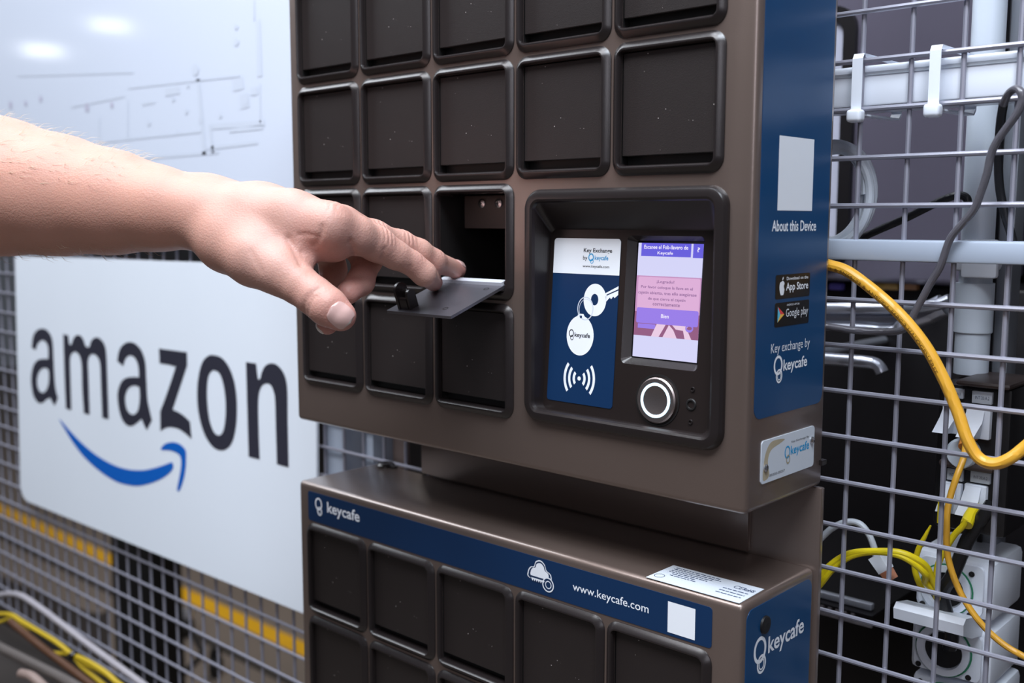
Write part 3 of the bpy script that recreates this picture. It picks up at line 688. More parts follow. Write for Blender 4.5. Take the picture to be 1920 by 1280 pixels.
mb, P_ = cable('patch_cable', ypx, [.094, .094, .093, .092, .092, .093, .094, .095, .095, .096, .096, .097, .1, .1, .1, .1, .1], .0033, m_ycab, '', build=False)
# printed characters wrapped on the sheath
cv = catmull(P_, 8); dist = [0]
for i in range(1, len(cv)): dist.append(dist[-1]+(cv[i]-cv[i-1]).length)
def on_cable(s_, t_):
    s_ = min(max(s_, 0), dist[-1]-1e-5); i = max(j for j in range(len(dist)-1) if dist[j] <= s_); f = (s_-dist[i])/(dist[i+1]-dist[i])
    p = cv[i].lerp(cv[i+1], f); tg = (cv[i+1]-cv[i]).normalized(); n_ = (Vector((.35, -1, .0))); n_ = (n_-tg*n_.dot(tg)).normalized(); b_ = n_.cross(tg)
    if b_.z < 0: b_ = -b_
    a_ = t_/.0033; return p+(n_*math.cos(a_)+b_*math.sin(a_))*.00336
i0 = dist[8+2]
put_text(mb, '1 & EN50173 & ANSI/TIA 568C.2 HALOGEN FREE', i0, -.0028, i0+.088, -.0008, lambda x, y, h: tuple(on_cable(x, y)), 0, m_ytxt, .0)
tag(mb.build('patch_cable'), 'thick amber yellow cable with printed lettering drooping in front of the fence', 'cable')
cable('patch_cable', [(1812, 826), (1806, 860), (1795, 890), (1783, 926), (1776, 960), (1775, 991), (1776, 1035), (1786, 1075), (1802, 1113), (1825, 1150), (1852, 1182), (1885, 1210), (1925, 1233), (1960, 1250)], [.150, .135, .128, .13, .13, .13, .13], .0019, m_ycab, 'thin amber cable dropping from the upper row of sockets to the right edge')
for k, (off, lab) in enumerate(((0, 'upper of two lemon yellow cables arching from behind the cabinet to the power socket'), (11, 'lower of two lemon yellow cables arching from behind the cabinet to the power socket'))):
    cable('patch_cable', [(1520, 1105+off), (1540, 1078+off*1.3), (1562, 1055+off), (1595, 1037+off*.5), (1640, 1033+off*.1), (1685, 1035+off*.5), (1715, 1046+off), (1735, 1060+off*1.5), (1746-off, 1080+off), (1755-off*.3, 1105), (1757, 1122)], [.122, .124, .13, .14, .15], .0021, m_lemon, lab)
cable('patch_cable', [(1745, 985), (1734, 1006), (1722, 1030), (1715, 1060), (1720, 1085), (1731, 1108)], .148, [.0006, .0017, .0019, .0019], m_lemon, 'short lemon cable end pointing up left of the power socket')
cable('patch_cable', [(1812, 972), (1806, 985), (1790, 1002), (1775, 1025), (1762, 1050), (1756, 1075), (1757, 1110)], .150, .0019, m_lemon, 'lemon yellow cable running down from the lower right data socket')
cable('patch_cable', [(1764, 940), (1763, 958), (1762, 980)], .152, .0017, m_lemon, 'tiny stub of lemon cable under the lower left data socket')
cable('patch_cable', [(1860, 945), (1838, 975), (1815, 1010), (1800, 1045), (1785, 1080), (1768, 1110), (1775, 1150), (1785, 1190), (1780, 1215)], .158, .0042, m_bcab, 'thick black power lead running down into the round sockets')
wc = thing('patch_cable', at(1590, 978, .145), 'white data cable with a loose clear plug behind the lower fence', 'cable')
mb = MB(); mb.tube([at(x, y, .145) for x, y in ((1520, 1030), (1545, 1003), (1565, 987), (1590, 978), (1612, 982), (1628, 1000), (1638, 1024), (1643, 1045))], .0021, m_wcab, smooth=8); mb.build('sheath', wc)
a = at(1643, 1040, .145); b = at(1666, 1076, .145); dv = (b-a).normalized(); sv = Vector((0, 1, 0)); uv = dv.cross(sv)
mb = MB(); 
def plug(l0, l1, w_, h_, m): mb.loops([[a+dv*l0+sv*w_*i+uv*h_*j for i, j in ((-1, -1), (1, -1), (1, 1), (-1, 1))], [a+dv*l1+sv*w_*.9*i+uv*h_*.9*j for i, j in ((-1, -1), (1, -1), (1, 1), (-1, 1))]], m, True, True, True)
plug(0, .011, .0045, .0042, m_pvc2); plug(.011, .0175, .0042, .0030, mat('orange_plug_tip', (.55, .22, .12), .3)); mb.build('plug', wc)

# data sockets in black mounting boxes
EY = .170
def px_box(mb, x0, y0, x1, y1, Y, d, m, bev=.001):
    a = at(x0, (y0+y1)/2, Y); b = at(x1, (y0+y1)/2, Y); c = at((x0+x1)/2, y0, Y); e = at((x0+x1)/2, y1, Y)
    mb.box((a.x, Y, e.z), (b.x, Y+d, c.z), m, bev)
    return a.x, e.z, b.x, c.z
sk = thing('socket_housing', at(1815, 880, EY), 'black housing holding four white data sockets with printed tags, below the conduit', 'data socket')
m_hous = mat('black_housing', (.012, .011, .012), .35)
mb = MB(); px_box(mb, 1752, 722, 1892, 1000, EY+.002, .05, m_hous, .003); px_box(mb, 1790, 716, 1895, 728, EY-.006, .05, mat('dark_brown_lip', (.05, .035, .032), .4), .002); px_box(mb, 1758, 868, 1862, 882, EY-.006, .05, mat('dark_brown_lip', (.05, .035, .032), .4), .002)
mb.build('housing', sk)
def lab_(x0, y0, x1, y1):
    mb = MB(); r = px_box(mb, x0, y0, x1, y1, EY-.001, .003, M_lab, .0004); Wd = r[2]-r[0]; Hd = r[3]-r[1]
    put_text(mb, 'INT 20.A.2', r[0]+Wd*.18, r[1]+Hd*.36, r[0]+Wd*.88, r[1]+Hd*.62, lambda x, z, h: (x, EY-.0012-h, z), 0, M_ink2, -.01)
    mb.build('printed_tag', sk)
lab_(1771, 728, 1806, 746); lab_(1822, 734, 1860, 757); lab_(1775, 879, 1805, 901); lab_(1819, 884, 1856, 906)
def jack(x0, y0, x1, y1, kick):
    a = at(x0, (y0+y1)/2, EY); b = at(x1, (y0+y1)/2, EY); c = at((x0+x1)/2, y0, EY).z; e = at((x0+x1)/2, y1, EY).z
    mb = MB(); mb.box((a.x, EY-.002, e), (b.x, EY+.01, c), m_pvc2, .0008)
    xs = (a.x+.001, b.x-(b.x-a.x)*.22)
    mb.loops([[(xs[0], EY-.0022, c-.001), (xs[1], EY-.0022, c-.001)], [(xs[0]-.001, EY-.006, c-(c-e)*.45), (xs[1], EY-.006, c-(c-e)*.45)], [(xs[0]-.003, EY-kick, e+(c-e)*.08), (xs[1]-.003, EY-kick, e+(c-e)*.08)], [(xs[0]-.002, EY-.002, e+(c-e)*.02), (xs[1]-.003, EY-.002, e+(c-e)*.02)]], m_pvc2, False)
    for q in (0, 1):
        mb.add([(xs[q], EY-.0022, c-.001), (xs[q]-.001*(1-q), EY-.006, c-(c-e)*.45), (xs[q]-.003, EY-kick, e+(c-e)*.08), (xs[q]-.002, EY-.002, e+(c-e)*.02)], [(0, 1, 2, 3)], m_pvc)
    mb.build('socket_flap', sk)
jack(1768, 758, 1804, 812, .012); jack(1812, 762, 1858, 822, .012); jack(1769, 904, 1803, 962, .008); jack(1808, 908, 1850, 968, .010)
mb = MB(); p = at(1808, 848, EY); mb.lathe([(.0095, .004), (.0095, -.005), (.0082, -.007), (.0001, -.007)], p, (0, 1, 0), m_pvc, 28); mb.build('round_cap', sk)
mb = MB(); p = at(1812, 822, .158); q = at(1808, 838, .152); mb.tube([p+Vector((0, .012, .0)), p, q], .0035, mat('orange_plug_boot', (.75, .25, .02), .4), smooth=0); mb.build('plug_boot', sk)
mb = MB(); p = at(1818, 968, .156); q = at(1812, 984, .150); mb.tube([p+Vector((0, .010, .004)), p, q], .0036, m_lemon, smooth=0); mb.build('plug_boot', sk)

# industrial round power sockets
EY2 = .175
m_green = mat('green_ring_print', (.02, .22, .10), .5)
m_hole = mat('black_socket_bore', (.01, .009, .009), .4)
def power(x0, y0, x1, y1, cxp, cyp, rp, lid, label):
    c = at((x0+x1)/2, (y0+y1)/2, EY2); t = thing('power_socket', c, label, 'power socket', 'round power sockets below the data sockets')
    mb = MB(); r = px_box(mb, x0, y0, x1, y1, EY2, .055, m_pvc2, .004)
    mb.slab([rrect(r[0]+.004, r[1]+.003, r[2]-.006, r[3]-.003, .004, 4)], lambda x, z, h: (x, EY2-h, z), 0, .003, m_pvc2)
    mb.build('housing', t)
    o = at(cxp, cyp, EY2-.003); R_ = (at(cxp+rp, cyp, EY2-.003)-o).length*1.0
    mb = MB(); mb.lathe([(R_*1.06, .001), (R_*1.06, -.003), (R_*.80, -.0035), (R_*.72, .001)], o, (0, 1, 0), m_pvc2, 36)
    mb.lathe([(R_*.74, -.001), (R_*.74, -.0012), (.0001, -.0012)], o, (0, 1, 0), m_hole, 36)
    mb.lathe([(R_*1.13, -.0004), (R_*1.13, -.0012), (R_*1.07, -.0012)], o, (0, 1, 0), m_green, 36)
    mb.build('round_outlet', t)
    for dx, dz in ((-.9, .9), (.9, .9), (-.9, -.9), (.9, -.9)):
        mb = MB(); mb.lathe([(.0018, 0), (.0018, -.0008), (.0001, -.0006)], o+Vector((dx*R_*1.12, .0002, dz*R_*1.0)), (0, 1, 0), M_dark, 14); mb.build('screw', t)
    if lid:
        (lx0, ly0), (lx1, ly1) = lid
        a_ = at(lx0, ly0, EY2-.012); b_ = at(lx1, ly1, EY2-.012)
        mb = MB(); w0, w1 = a_.x, b_.x; zz = (a_.z+b_.z)/2
        pr = [(EY2+.002, zz-.002), (EY2-.012, zz+.006), (EY2-.030, zz+.010), (EY2-.034, zz+.007), (EY2-.033, zz+.000), (EY2-.018, zz-.006), (EY2+.002, zz-.010)]
        mb.loops([[(x_, y_, z_) for y_, z_ in pr] for x_ in (w0, w0+.003, w1-.003, w1)], m_pvc2, True, True, True)
        mb.build('lid', t)
power(1715, 1042, 1866, 1152, 1775, 1104, 44, None, 'upper white power socket, with the black power lead passing it')
power(1706, 1168, 1862, 1272, 1770, 1217, 46, ((1700, 1150), (1830, 1165)), 'middle white power socket with its grey lid flipped up')
power(1706, 1280, 1862, 1385, 1770, 1330, 46, None, 'lowest white power socket, cut by the bottom edge of the view')
# bright handles of the machine behind
m_alu = mat('satin_aluminium', (.62, .64, .72), .28, .7)
BY2 = .27
mb = MB(); mb.tube([at(x, y, BY2) for x, y in ((1480, 578), (1600, 578), (1700, 577), (1752, 572), (1782, 562))], .0045, m_alu, smooth=6)
mb.tube([at(x, y, BY2+.01) for x, y in ((1480, 596), (1600, 597), (1690, 598), (1735, 588), (1770, 572))], .0085, m_alu, smooth=6)
for px in (1500, 1600): q = at(px, 590, BY2+.012); mb.tube([q, (q.x, MY+.029, q.z)], .004, m_alu, smooth=0)
tag(mb.build('push_handle'), 'broad satin aluminium handle behind the fence under the cross beam', 'handle')
mb = MB(); mb.tube([at(x, y, BY2) for x, y in ((1480, 610), (1600, 613), (1670, 617), (1688, 606), (1710, 598))], .0030, m_alu, smooth=6)
q = at(1500, 610, BY2); mb.tube([q, (q.x, MY+.029, q.z)], .003, m_alu, smooth=0)
tag(mb.build('push_handle'), 'thin satin bar just below the broad handle behind the fence', 'handle')
mb = MB(); mb.tube([at(x, y, BY2) for x, y in ((1480, 668), (1560, 673), (1620, 678), (1641, 682), (1650, 690), (1654, 698))], .0048, m_alu, smooth=6)
q = at(1500, 669, BY2); mb.tube([q, (q.x, MY+.029, q.z)], .004, m_alu, smooth=0)
tag(mb.build('push_handle'), 'short satin bar bent down at its end, lower behind the fence', 'handle')
mb = MB(); a = at(1500, 1105, .24); b = at(1634, 1139, .24); z_ = (at(1560, 1117, .24).z)
xe = at(1634, 1137, .24).x
mb.box((.15, .24, z_-.004), (xe, .246, z_+.001), m_alu, .001)
mb.box((.15, .232, z_-.006), (xe+.004, MY+.029, z_-.0045), m_machlo)
for k in range(26): mb.box((xe-.012-k*.006, .2318, z_-.0125), (xe-.0095-k*.006, .2345, z_-.0058), mat('perforated_tray', (.22, .20, .21), .5, .4))
mb.box((.15, .232, z_-.0135), (xe+.004, .2345, z_-.0120), mat('perforated_tray', (.22, .20, .21), .5, .4))
tag(mb.build('cable_tray'), 'perforated steel tray edge low behind the fence beside the cabinet', 'tray')

# ------------------------------------------------------------------ behind and below the fence, left side
m_bs = mat('black_stand_steel', (.004, .004, .004), .6)
stnd = thing('floor_stand', (-1.5, .62, 0), 'black steel stand with a spreading foot on the floor behind the sign', 'stand')
SYD = .62
xa = at(208, 1100, SYD).x; xb = at(283, 1100, SYD).x
mb = MB(); mb.box((xa, SYD, 0.03), (xb, SYD+.08, 1.05), m_bs, .01); mb.build('column', stnd)
fa = atZ(150, 1170, .02); fb = atZ(520, 1420, .02)
mb = MB(); mb.slab([outline([(xa-.30, SYD-.34), (xa-.02, SYD+.02), (xb+.05, SYD+.02), (xb+.12, SYD-.34), (xb+.05, SYD-.9), (xa-.3, SYD-.9)])], lambda x, y, h: (x, y, h), 0, .035, m_bs); mb.build('foot', stnd)
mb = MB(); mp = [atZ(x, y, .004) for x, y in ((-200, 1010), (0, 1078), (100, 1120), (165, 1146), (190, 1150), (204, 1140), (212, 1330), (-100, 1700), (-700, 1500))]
mb.slab([[(p.x, p.y) for p in mp]], lambda x, y, h: (x, y, h), 0, .004, mat('dark_brown_rubber', (.025, .019, .017), .6))  # dark sheet added over the floor to give it a shadowed look
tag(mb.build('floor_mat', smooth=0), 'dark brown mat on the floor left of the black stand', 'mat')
# caster trolley shapes beyond
m_rub = mat('black_rubber', (.015, .014, .014), .6)
for k, (px, py, r_) in enumerate(((352, 1165, .030), (405, 1238, .030))):
    p = atZ(px, py+10, r_); t = thing('caster_wheel', (p.x, p.y, 0), ('swivel caster standing on the floor nearer the yellow tape', 'swivel caster standing on the floor nearer the fence')[k], 'caster', 'casters on the floor behind the fence')
    mb = MB(); mb.lathe([(.010, -.012), (r_*.9, -.012), (r_, -.008), (r_, .008), (r_*.9, .012), (.010, .012)], (p.x, p.y, r_), (.8, .6, 0), m_rub, 28, True, True); mb.build('wheel', t)
    mb = MB(); mb.tube([(p.x-.02, p.y, r_), (p.x-.02, p.y, r_*2.1), (p.x+.0, p.y+.02, r_*2.4)], .007, m_rub); mb.tube([(p.x, p.y, r_*2.1), (p.x, p.y, r_*2.9)], .016, m_alu if k == 0 else m_rub, smooth=0); mb.build('fork', t)
pA = atZ(360, 1180, .01); pB = atZ(385, 1215, .01); pC = atZ(398, 1240, .01)
mb = MB(); mb.tube([atZ(x, y, .008) for x, y in ((320, 1140), (350, 1172), (372, 1205), (378, 1225), (350, 1255), (330, 1275))], .008, m_rub); tag(mb.build('floor_hose'), 'black hose lying on the floor between the casters', 'hose')

# warehouse racking far behind
m_rack = mat('orange_rack_paint', (.45, .16, .03), .5); m_post = mat('dark_rack_upright', (.03, .03, .035), .5)
m_card = [mat('cardboard_%d' % k, c, .8, var=.15, vscale=5) for k, c in enumerate(((.42, .29, .17), (.52, .38, .24), (.34, .23, .14), (.48, .40, .31)))]
rk = thing('pallet_rack', (-5, 4.2, 0), 'long pallet rack with orange beams standing behind the fence', 'rack')
for k in range(7):
    x = -8.2+k*1.25; mb = MB(); mb.box((x, 4.0, 0), (x+.09, 4.08, 3.4), m_post); mb.box((x, 4.9, 0), (x+.09, 4.98, 3.4), m_post); mb.build('upright', rk)
for z in (.35, 1.02, 1.72, 2.5):
    mb = MB(); mb.box((-8.2, 3.97, z), (-.6, 4.0, z+.09), m_rack); mb.box((-8.2, 4.0, z+.06), (-.6, 4.95, z+.09), mat('shelf_board', (.25, .19, .13), .7)); mb.build('beam', rk)
rn = random.Random(3); n_ = 0; cols = ['plain brown', 'light tan', 'dark brown', 'pale beige']
lv = ['on the lowest rack shelf', 'on the second rack shelf', 'on the third rack shelf', 'on the top rack shelf']
for zi, z in enumerate((.44, 1.11, 1.81, 2.59)):
    x = -8.0
    while x < -.9:
        w_ = rn.uniform(.32, .55); h_ = rn.uniform(.25, .5); ci = rn.randrange(4)
        y0 = 4.03+rn.uniform(0, .05); dq = Vector((x+w_/2, y0, z+h_/2))-CAM; qx = 960+FPX*dq.dot(RT)/dq.dot(FW)
        if qx > 120 and not (150 < qx < 420 and zi == 1): x += w_+.1; continue
        mb = MB(); mb.box((x, y0, z), (x+w_, y0+.5, z+h_), m_card[ci], .006); mb.box((x+w_*.46, y0-.0008, z+.001), (x+w_*.54, y0+.45, z+h_+.0008), mat('parcel_tape', (.5, .40, .27), .4))
        tag(mb.build('cardboard_box', smooth=0), 'closed cardboard box ' + lv[zi] + ' far behind the fence', 'box', 'cardboard boxes ' + lv[zi])
        x += w_+rn.uniform(.03, .22)

# cable channel and cables low in front of the fence, left corner
m_chan = mat('grey_brown_channel', (.045, .038, .035), .45, .3)
CZ = .79
mb = MB()
ya = -.02
mb.box((-1.3, ya, CZ-.06), (-.30, .095, CZ-.057), m_chan); mb.box((-1.3, ya, CZ-.06), (-.30, ya+.002, CZ-.022), m_chan, .0005); mb.box((-1.3, .093, CZ-.06), (-.30, .095, CZ-.03), m_chan)
for k in range(30): mb.tube([(-1.28+k*.033, ya+.001, CZ-.022), (-1.27+k*.033, ya+.001, CZ-.019)], .0015, m_chan, n=6, smooth=0)
tag(mb.build('cable_channel'), 'grey-brown steel cable channel in front of the fence at the lower left', 'channel')
mb = MB(); mb.tube([at(x, y, .07) for x, y in ((-60, 1122), (-10, 1117), (20, 1113), (45, 1119), (90, 1150), (150, 1196), (210, 1240), (270, 1284), (330, 1330))], .0040, mat('white_grey_tube', (.34, .32, .35), .4), smooth=8)
tag(mb.build('hose'), 'pale grey plastic tube running down across the lower left corner', 'tube')
for k, (pts, r_, lab) in enumerate((
  ([(-40, 1151), (0, 1151), (22, 1153), (40, 1164), (70, 1182), (105, 1203), (134, 1226), (160, 1244), (190, 1258), (235, 1290)], .0030, 'upper strand of the yellow cable bundle at the lower left'),
  ([(-40, 1168), (0, 1166), (24, 1158), (42, 1172), (60, 1199), (85, 1220), (110, 1225), (134, 1227), (155, 1250), (185, 1275), (215, 1300)], .0030, 'lower strand of the yellow cable bundle at the lower left'),
  ([(138, 1228), (165, 1240), (200, 1262), (232, 1292)], .0032, 'middle strand of the yellow bundle beyond its black tie'))):
    cable('patch_cable', pts, .045, r_, mat('ochre_cable_sheath', (.46, .32, .01), .5), lab)  # lemon sheath colour darkened, painting in the shade the bundle lies in
cable('patch_cable', [(20, 1165), (50, 1190), (90, 1222), (130, 1252), (180, 1290)], .03, .0045, mat('rust_brown_sheath', (.075, .028, .010), .6), 'rust brown cable lying under the yellow bundle at the lower left')
p = at(137, 1228, .043); mb = MB(); mb.lathe([(.0062, -.0025), (.0068, 0), (.0062, .0025)], p, (.75, 0, -.6), M_frame, 16, True, True); tag(mb.build('cable_tie'), 'black tie squeezing the yellow bundle at the lower left', 'cable tie')

mb = MB(); mb.tube([at(x, y, -.024) for x, y in ((-60, 1180), (0, 1213), (60, 1243), (110, 1268), (170, 1302))], .0055, mat('grey_brown_sheath', (.10, .085, .078), .5)); tag(mb.build('hose'), 'grey-brown hose along the edge of the steel channel at the lower left', 'tube')
mb = MB(); mb.tube([at(x, y, -.05) for x, y in ((40, 1262), (60, 1268), (85, 1290), (110, 1315))], .0050, mat('pinkish_sheath', (.26, .19, .165), .5)); tag(mb.build('hose'), 'short end of a pinkish beige hose in the bottom left corner', 'tube')

# ------------------------------------------------------------------ the person's left forearm and hand
def lid_hit(x, y, lift):
    """point above the flap where the view through x, y meets it"""
    o = Vector(lidF(0, 0, lift)); n = (Vector(lidF(0, 0, 1))-Vector(lidF(0, 0, 0))).normalized(); d = ray(x, y)
    return CAM + d*((o-CAM).dot(n)/d.dot(n))
A0 = atD(380, 400, .63)                              # wrist, origin of the grid
gx, gz = RT.copy(), Vector((0, 0, 1)); gx.z = 0; gx.normalize(); gy = gz.cross(gx)
def tog(p): q = p-A0; return np.array([q.dot(gx), q.dot(gy), q.dot(gz)], dtype=np.float32)
J = lambda x, y, D, r: (tog(atD(x, y, D)), r)
tipI = lid_hit(813, 529, .0060); tipM = lid_hit(857, 506, .0060)
H_ = .00095
lo = np.array([-.262, -.085, -.090], dtype=np.float32); hi = np.array([.205, .125, .080], dtype=np.float32)
N3 = ((hi-lo)/H_).astype(int)+1
ax_ = [lo[i]+H_*np.arange(N3[i], dtype=np.float32) for i in range(3)]
BIG = .03
def new(): return np.full(N3, BIG, dtype=np.float32)
def cone(field, a, b, k):
    """smooth union of a round cone (p, r)-(p, r) into the field"""
    (p, r1), (q, r2) = a, b; pad = max(r1, r2)+.022
    mn = np.minimum(p, q)-pad; mx = np.maximum(p, q)+pad
    i0 = np.clip(((mn-lo)/H_).astype(int), 0, N3-1); i1 = np.clip(((mx-lo)/H_).astype(int)+2, 1, N3)
    if (i1 <= i0).any(): return
    X = ax_[0][i0[0]:i1[0], None, None]; Y = ax_[1][None, i0[1]:i1[1], None]; Z = ax_[2][None, None, i0[2]:i1[2]]
    d = q-p; L2 = float(d@d)+1e-12
    t = np.clip(((X-p[0])*d[0]+(Y-p[1])*d[1]+(Z-p[2])*d[2])/L2, 0, 1)
    t = t*t*(3-2*t)*.15 + t*.85
    D = np.sqrt((X-p[0]-t*d[0])**2+(Y-p[1]-t*d[1])**2+(Z-p[2]-t*d[2])**2) - (r1+(r2-r1)*t)
    s = tuple(slice(i0[i], i1[i]) for i in range(3)); F = field[s]
    field[s] = smin(F, D, k)
def smin(a, b, k):
    h = np.maximum(k-np.abs(a-b), 0)/k
    return np.minimum(a, b)-h*h*k*.25
def chain(field, js, k):
    for a, b in zip(js[:-1], js[1:]): cone(field, a, b, k)

palm = new()
# forearm: two strands side by side in depth make it oval
for dD in (-.006, .008):
    chain(palm, [J(-230, 300, .672+dD, .046), J(0, 350, .665+dD, .0395), J(110, 366, .655+dD, .0335), J(210, 379, .645+dD, .0280), J(300, 391, .636+dD*1.2, .0220), J(385, 402, .632+dD*1.4, .0180)], .012)
WR = [J(385, 402, .622, .0182), J(390, 398, .640, .0180)]
IM = J(618, 423, .594, .0118); MM = J(641, 425, .611, .0106); RM = J(642, 431, .630, .0102); PM = J(612, 446, .646, .0100)
chain(palm, [WR[0], J(470, 405, .614, .0165), J(545, 407, .603, .0138), IM], .012)
chain(palm, [WR[1], J(500, 403, .625, .0150), MM], .012)
chain(palm, [WR[1], J(500, 415, .640, .0150), RM], .012)
chain(palm, [WR[1], J(490, 430, .650, .0150), PM], .012)
cone(palm, J(455, 440, .622, .0175), J(600, 452, .622, .0120), .012)
# thenar and the web of the thumb
CM = J(430, 450, .612, .0175); TM = J(527, 508, .590, .0124)
chain(palm, [J(395, 420, .622, .0160), CM, J(480, 482, .598, .0155), TM], .010)
chain(palm, [J(490, 440, .608, .0150), J(560, 438, .602, .0118), J(600, 440, .600, .0110)], .010)
chain(palm, [J(510, 470, .600, .0120), J(560, 468, .598, .0080)], .008)
cone(palm, J(598, 458, .600, .0048), J(577, 490, .594, .0038), .005)
cone(palm, J(628, 456, .604, .0105), J(610, 452, .610, .0105), .008)
# fingers
fing = new()
pI = J(708, 458, .620, .0099); dI = J(772, 493, .6335, .0068); 
tI = (tog(tipI), .0060)
chain(fing, [IM, J(664, 440, .606, .0108), pI, J(742, 478, .627, .0080), dI, J(795, 513, .638, .0068), tI], .005)
mid = new()
pM = J(750, 459, .647, .0086); dM = J(812, 489, .664, .0071); tM = (tog(tipM), .0061)
chain(mid, [MM, J(700, 444, .630, .0096), pM, J(785, 473, .655, .0078), dM, tM], .005)
rng_ = new()
chain(rng_, [RM, J(690, 486, .650, .0088), J(676, 528, .632, .0080), J(652, 549, .617, .0070)], .004)
pin = new()
chain(pin, [PM, J(625, 506, .655, .0080), J(610, 560, .634, .0070), J(614, 607, .606, .0064)], .004)
thm = new()
IP = J(590, 555, .581, .0103); tT = J(639, 592, .577, .0086)
chain(thm, [TM, J(560, 533, .585, .0108), IP, J(615, 575, .578, .0104), tT], .004)
f = smin(fing, mid, .0012)
base = new(); chain(base, [IM, J(640, 431, .600, .0105)], .004); chain(base, [MM, J(668, 434, .620, .0098)], .004); chain(base, [RM, J(662, 455, .640, .0092)], .004); chain(base, [PM, J(618, 475, .650, .0085)], .004); chain(base, [TM, J(545, 522, .587, .0112)], .004)
palm = smin(palm, base, .009)
d = smin(palm, f, .0018); d = smin(d, rng_, .0012); d = smin(d, pin, .0012); d = smin(d, thm, .0018)
def samp(p):
    q = (np.asarray(p, dtype=float)-lo)/H_; i = np.floor(q).astype(int)
    if (i < 0).any() or (i >= N3-1).any(): return .03
    f_ = q-i; c = d[i[0]:i[0]+2, i[1]:i[1]+2, i[2]:i[2]+2]
    c = c[0]*(1-f_[0])+c[1]*f_[0]; c = c[0]*(1-f_[1])+c[1]*f_[1]; return float(c[0]*(1-f_[2])+c[1]*f_[2])
def march(o, dr, tmax=.08):
    t = 0.
    for _ in range(200):
        v = samp(o+dr*t)
        if v < 1e-5: break
        t += max(v*.6, .00005)
        if t > tmax: return None
    return o+dr*t
def dirg(v): return np.array([v.dot(gx), v.dot(gy), v.dot(gz)])
def on_skin(x, y, D0=.54):
    return march(tog(atD(x, y, D0)).astype(float), dirg(ray(x, y)), .14)
def fold_px(pts, wd, dp):
    P3 = [on_skin(*p) for p in pts]
    P3 = [p for p in P3 if p is not None]
    C3 = catmull([Vector(p) for p in P3], 4)
    segs.extend((np.array(a_), np.array(b_), wd, dp) for a_, b_ in zip(C3[:-1], C3[1:]))
segs = []
for pts, wd, dp in (([(604, 424), (603, 436), (598, 448), (590, 460)], .0011, .0013), ([(540, 446), (551, 466), (560, 486), (566, 498)], .0014, .0012),
                    ([(560, 440), (575, 439), (590, 442), (602, 446)], .0008, .0007), ([(657, 452), (660, 464), (667, 478)], .0011, .0014),
                    ([(721, 466), (719, 478), (716, 489)], .0010, .0011), ([(770, 498), (768, 506), (766, 514)], .0009, .0009),
                    ([(570, 585), (571, 572), (577, 559), (588, 548), (598, 541)], .00095, .0010), ([(577, 587), (579, 575), (585, 563), (594, 553)], .0009, .0008),
                    ([(470, 470), (480, 490), (492, 508)], .0010, .0003), ([(560, 470), (566, 474), (568, 490)], .0007, .0007),
                    ([(628, 386), (634, 392), (637, 400)], .0007, .0004), ([(634, 386), (641, 393), (644, 402)], .0007, .0004), ([(641, 390), (648, 397), (650, 404)], .0007, .0003)):
    fold_px(pts, wd, dp*1.6)
def nail_grid(centre, ax, out, L_, Wd, nv=14, nu=14, ex=3.0):
    """points of a nail plan, dropped on the skin along -out (all in grid space)"""
    ax = ax-out*(ax@out); ax /= np.linalg.norm(ax); sd = np.cross(ax, out); g = []
    for i in range(nv):
        v_ = -1+2*i/(nv-1); e = max(1-abs(v_)**ex, 0)**(1/ex); e = max(e, .02); row = []
        for j in range(nu):
            u_ = -1+2*j/(nu-1)
            o = centre+ax*(v_*L_/2)+sd*(u_*e*Wd/2)+out*.014; p = march(o, -out, .03)
            if p is None: p = o-out*.016
            row.append(p)
        g.append(row)
    return g
def g3(v): v = np.array(v, dtype=float); return v/np.linalg.norm(v)
toCam = g3(tog(CAM)-tT[0])
NAILS = []
c_ = on_skin(639, 590); oc = g3(toCam+np.array([0.05, 0, .12])); NAILS.append((nail_grid(c_, g3(tT[0]-IP[0]), oc, .0138, .0132), oc))
for tp, bs, L_, sh in ((tI, dI, .0105, .0020), (tM, dM, .0125, .0010)):
    axn = g3(tp[0]-bs[0]); o_ = np.array([.22, -.38, 1.]); o_ = g3(o_-axn*(o_@axn)); NAILS.append((nail_grid(tp[0]+axn*sh, axn, o_, L_, .0092), o_))
axp = g3(np.array(J(616, 612, .606, 0)[0], dtype=float)-J(612, 585, .612, 0)[0]); op = g3([-1., -.15, -.1]); op = g3(op-axp*(op@axp))
NAILS.append((nail_grid(np.array(J(610, 612, .606, 0)[0], dtype=float)+axp*.001, axp, op, .0070, .0045), op))
for g, o_ in NAILS[:3]:
    rim = [g[0][len(g[0])//2]]+[r[-1] for r in g[1:-3]]
    rim2 = [g[0][len(g[0])//2]]+[r[0] for r in g[1:-3]]
    for R2 in (rim, rim2): segs.extend((np.array(a_), np.array(b_), .00075, .0007) for a_, b_ in zip(R2[:-1], R2[1:]))
for p, q, wd, dp in segs:
    pad = wd*3; mn = np.minimum(p, q)-pad; mx = np.maximum(p, q)+pad
    i0 = np.clip(((mn-lo)/H_).astype(int), 0, N3-1); i1 = np.clip(((mx-lo)/H_).astype(int)+2, 1, N3)
    X = ax_[0][i0[0]:i1[0], None, None]; Y = ax_[1][None, i0[1]:i1[1], None]; Z = ax_[2][None, None, i0[2]:i1[2]]
    v = q-p; L2 = float(v@v)+1e-12; t = np.clip(((X-p[0])*v[0]+(Y-p[1])*v[1]+(Z-p[2])*v[2])/L2, 0, 1)
    dd = (X-p[0]-t*v[0])**2+(Y-p[1]-t*v[1])**2+(Z-p[2]-t*v[2])**2
    s_ = tuple(slice(i0[i], i1[i]) for i in range(3)); tgt = (dp*np.exp(-dd/(wd*wd))).astype(np.float32)
    if 'dcarve' not in globals(): dcarve = np.zeros_like(d)
    dcarve[s_] = np.maximum(dcarve[s_], tgt)
d += dcarve; del dcarve

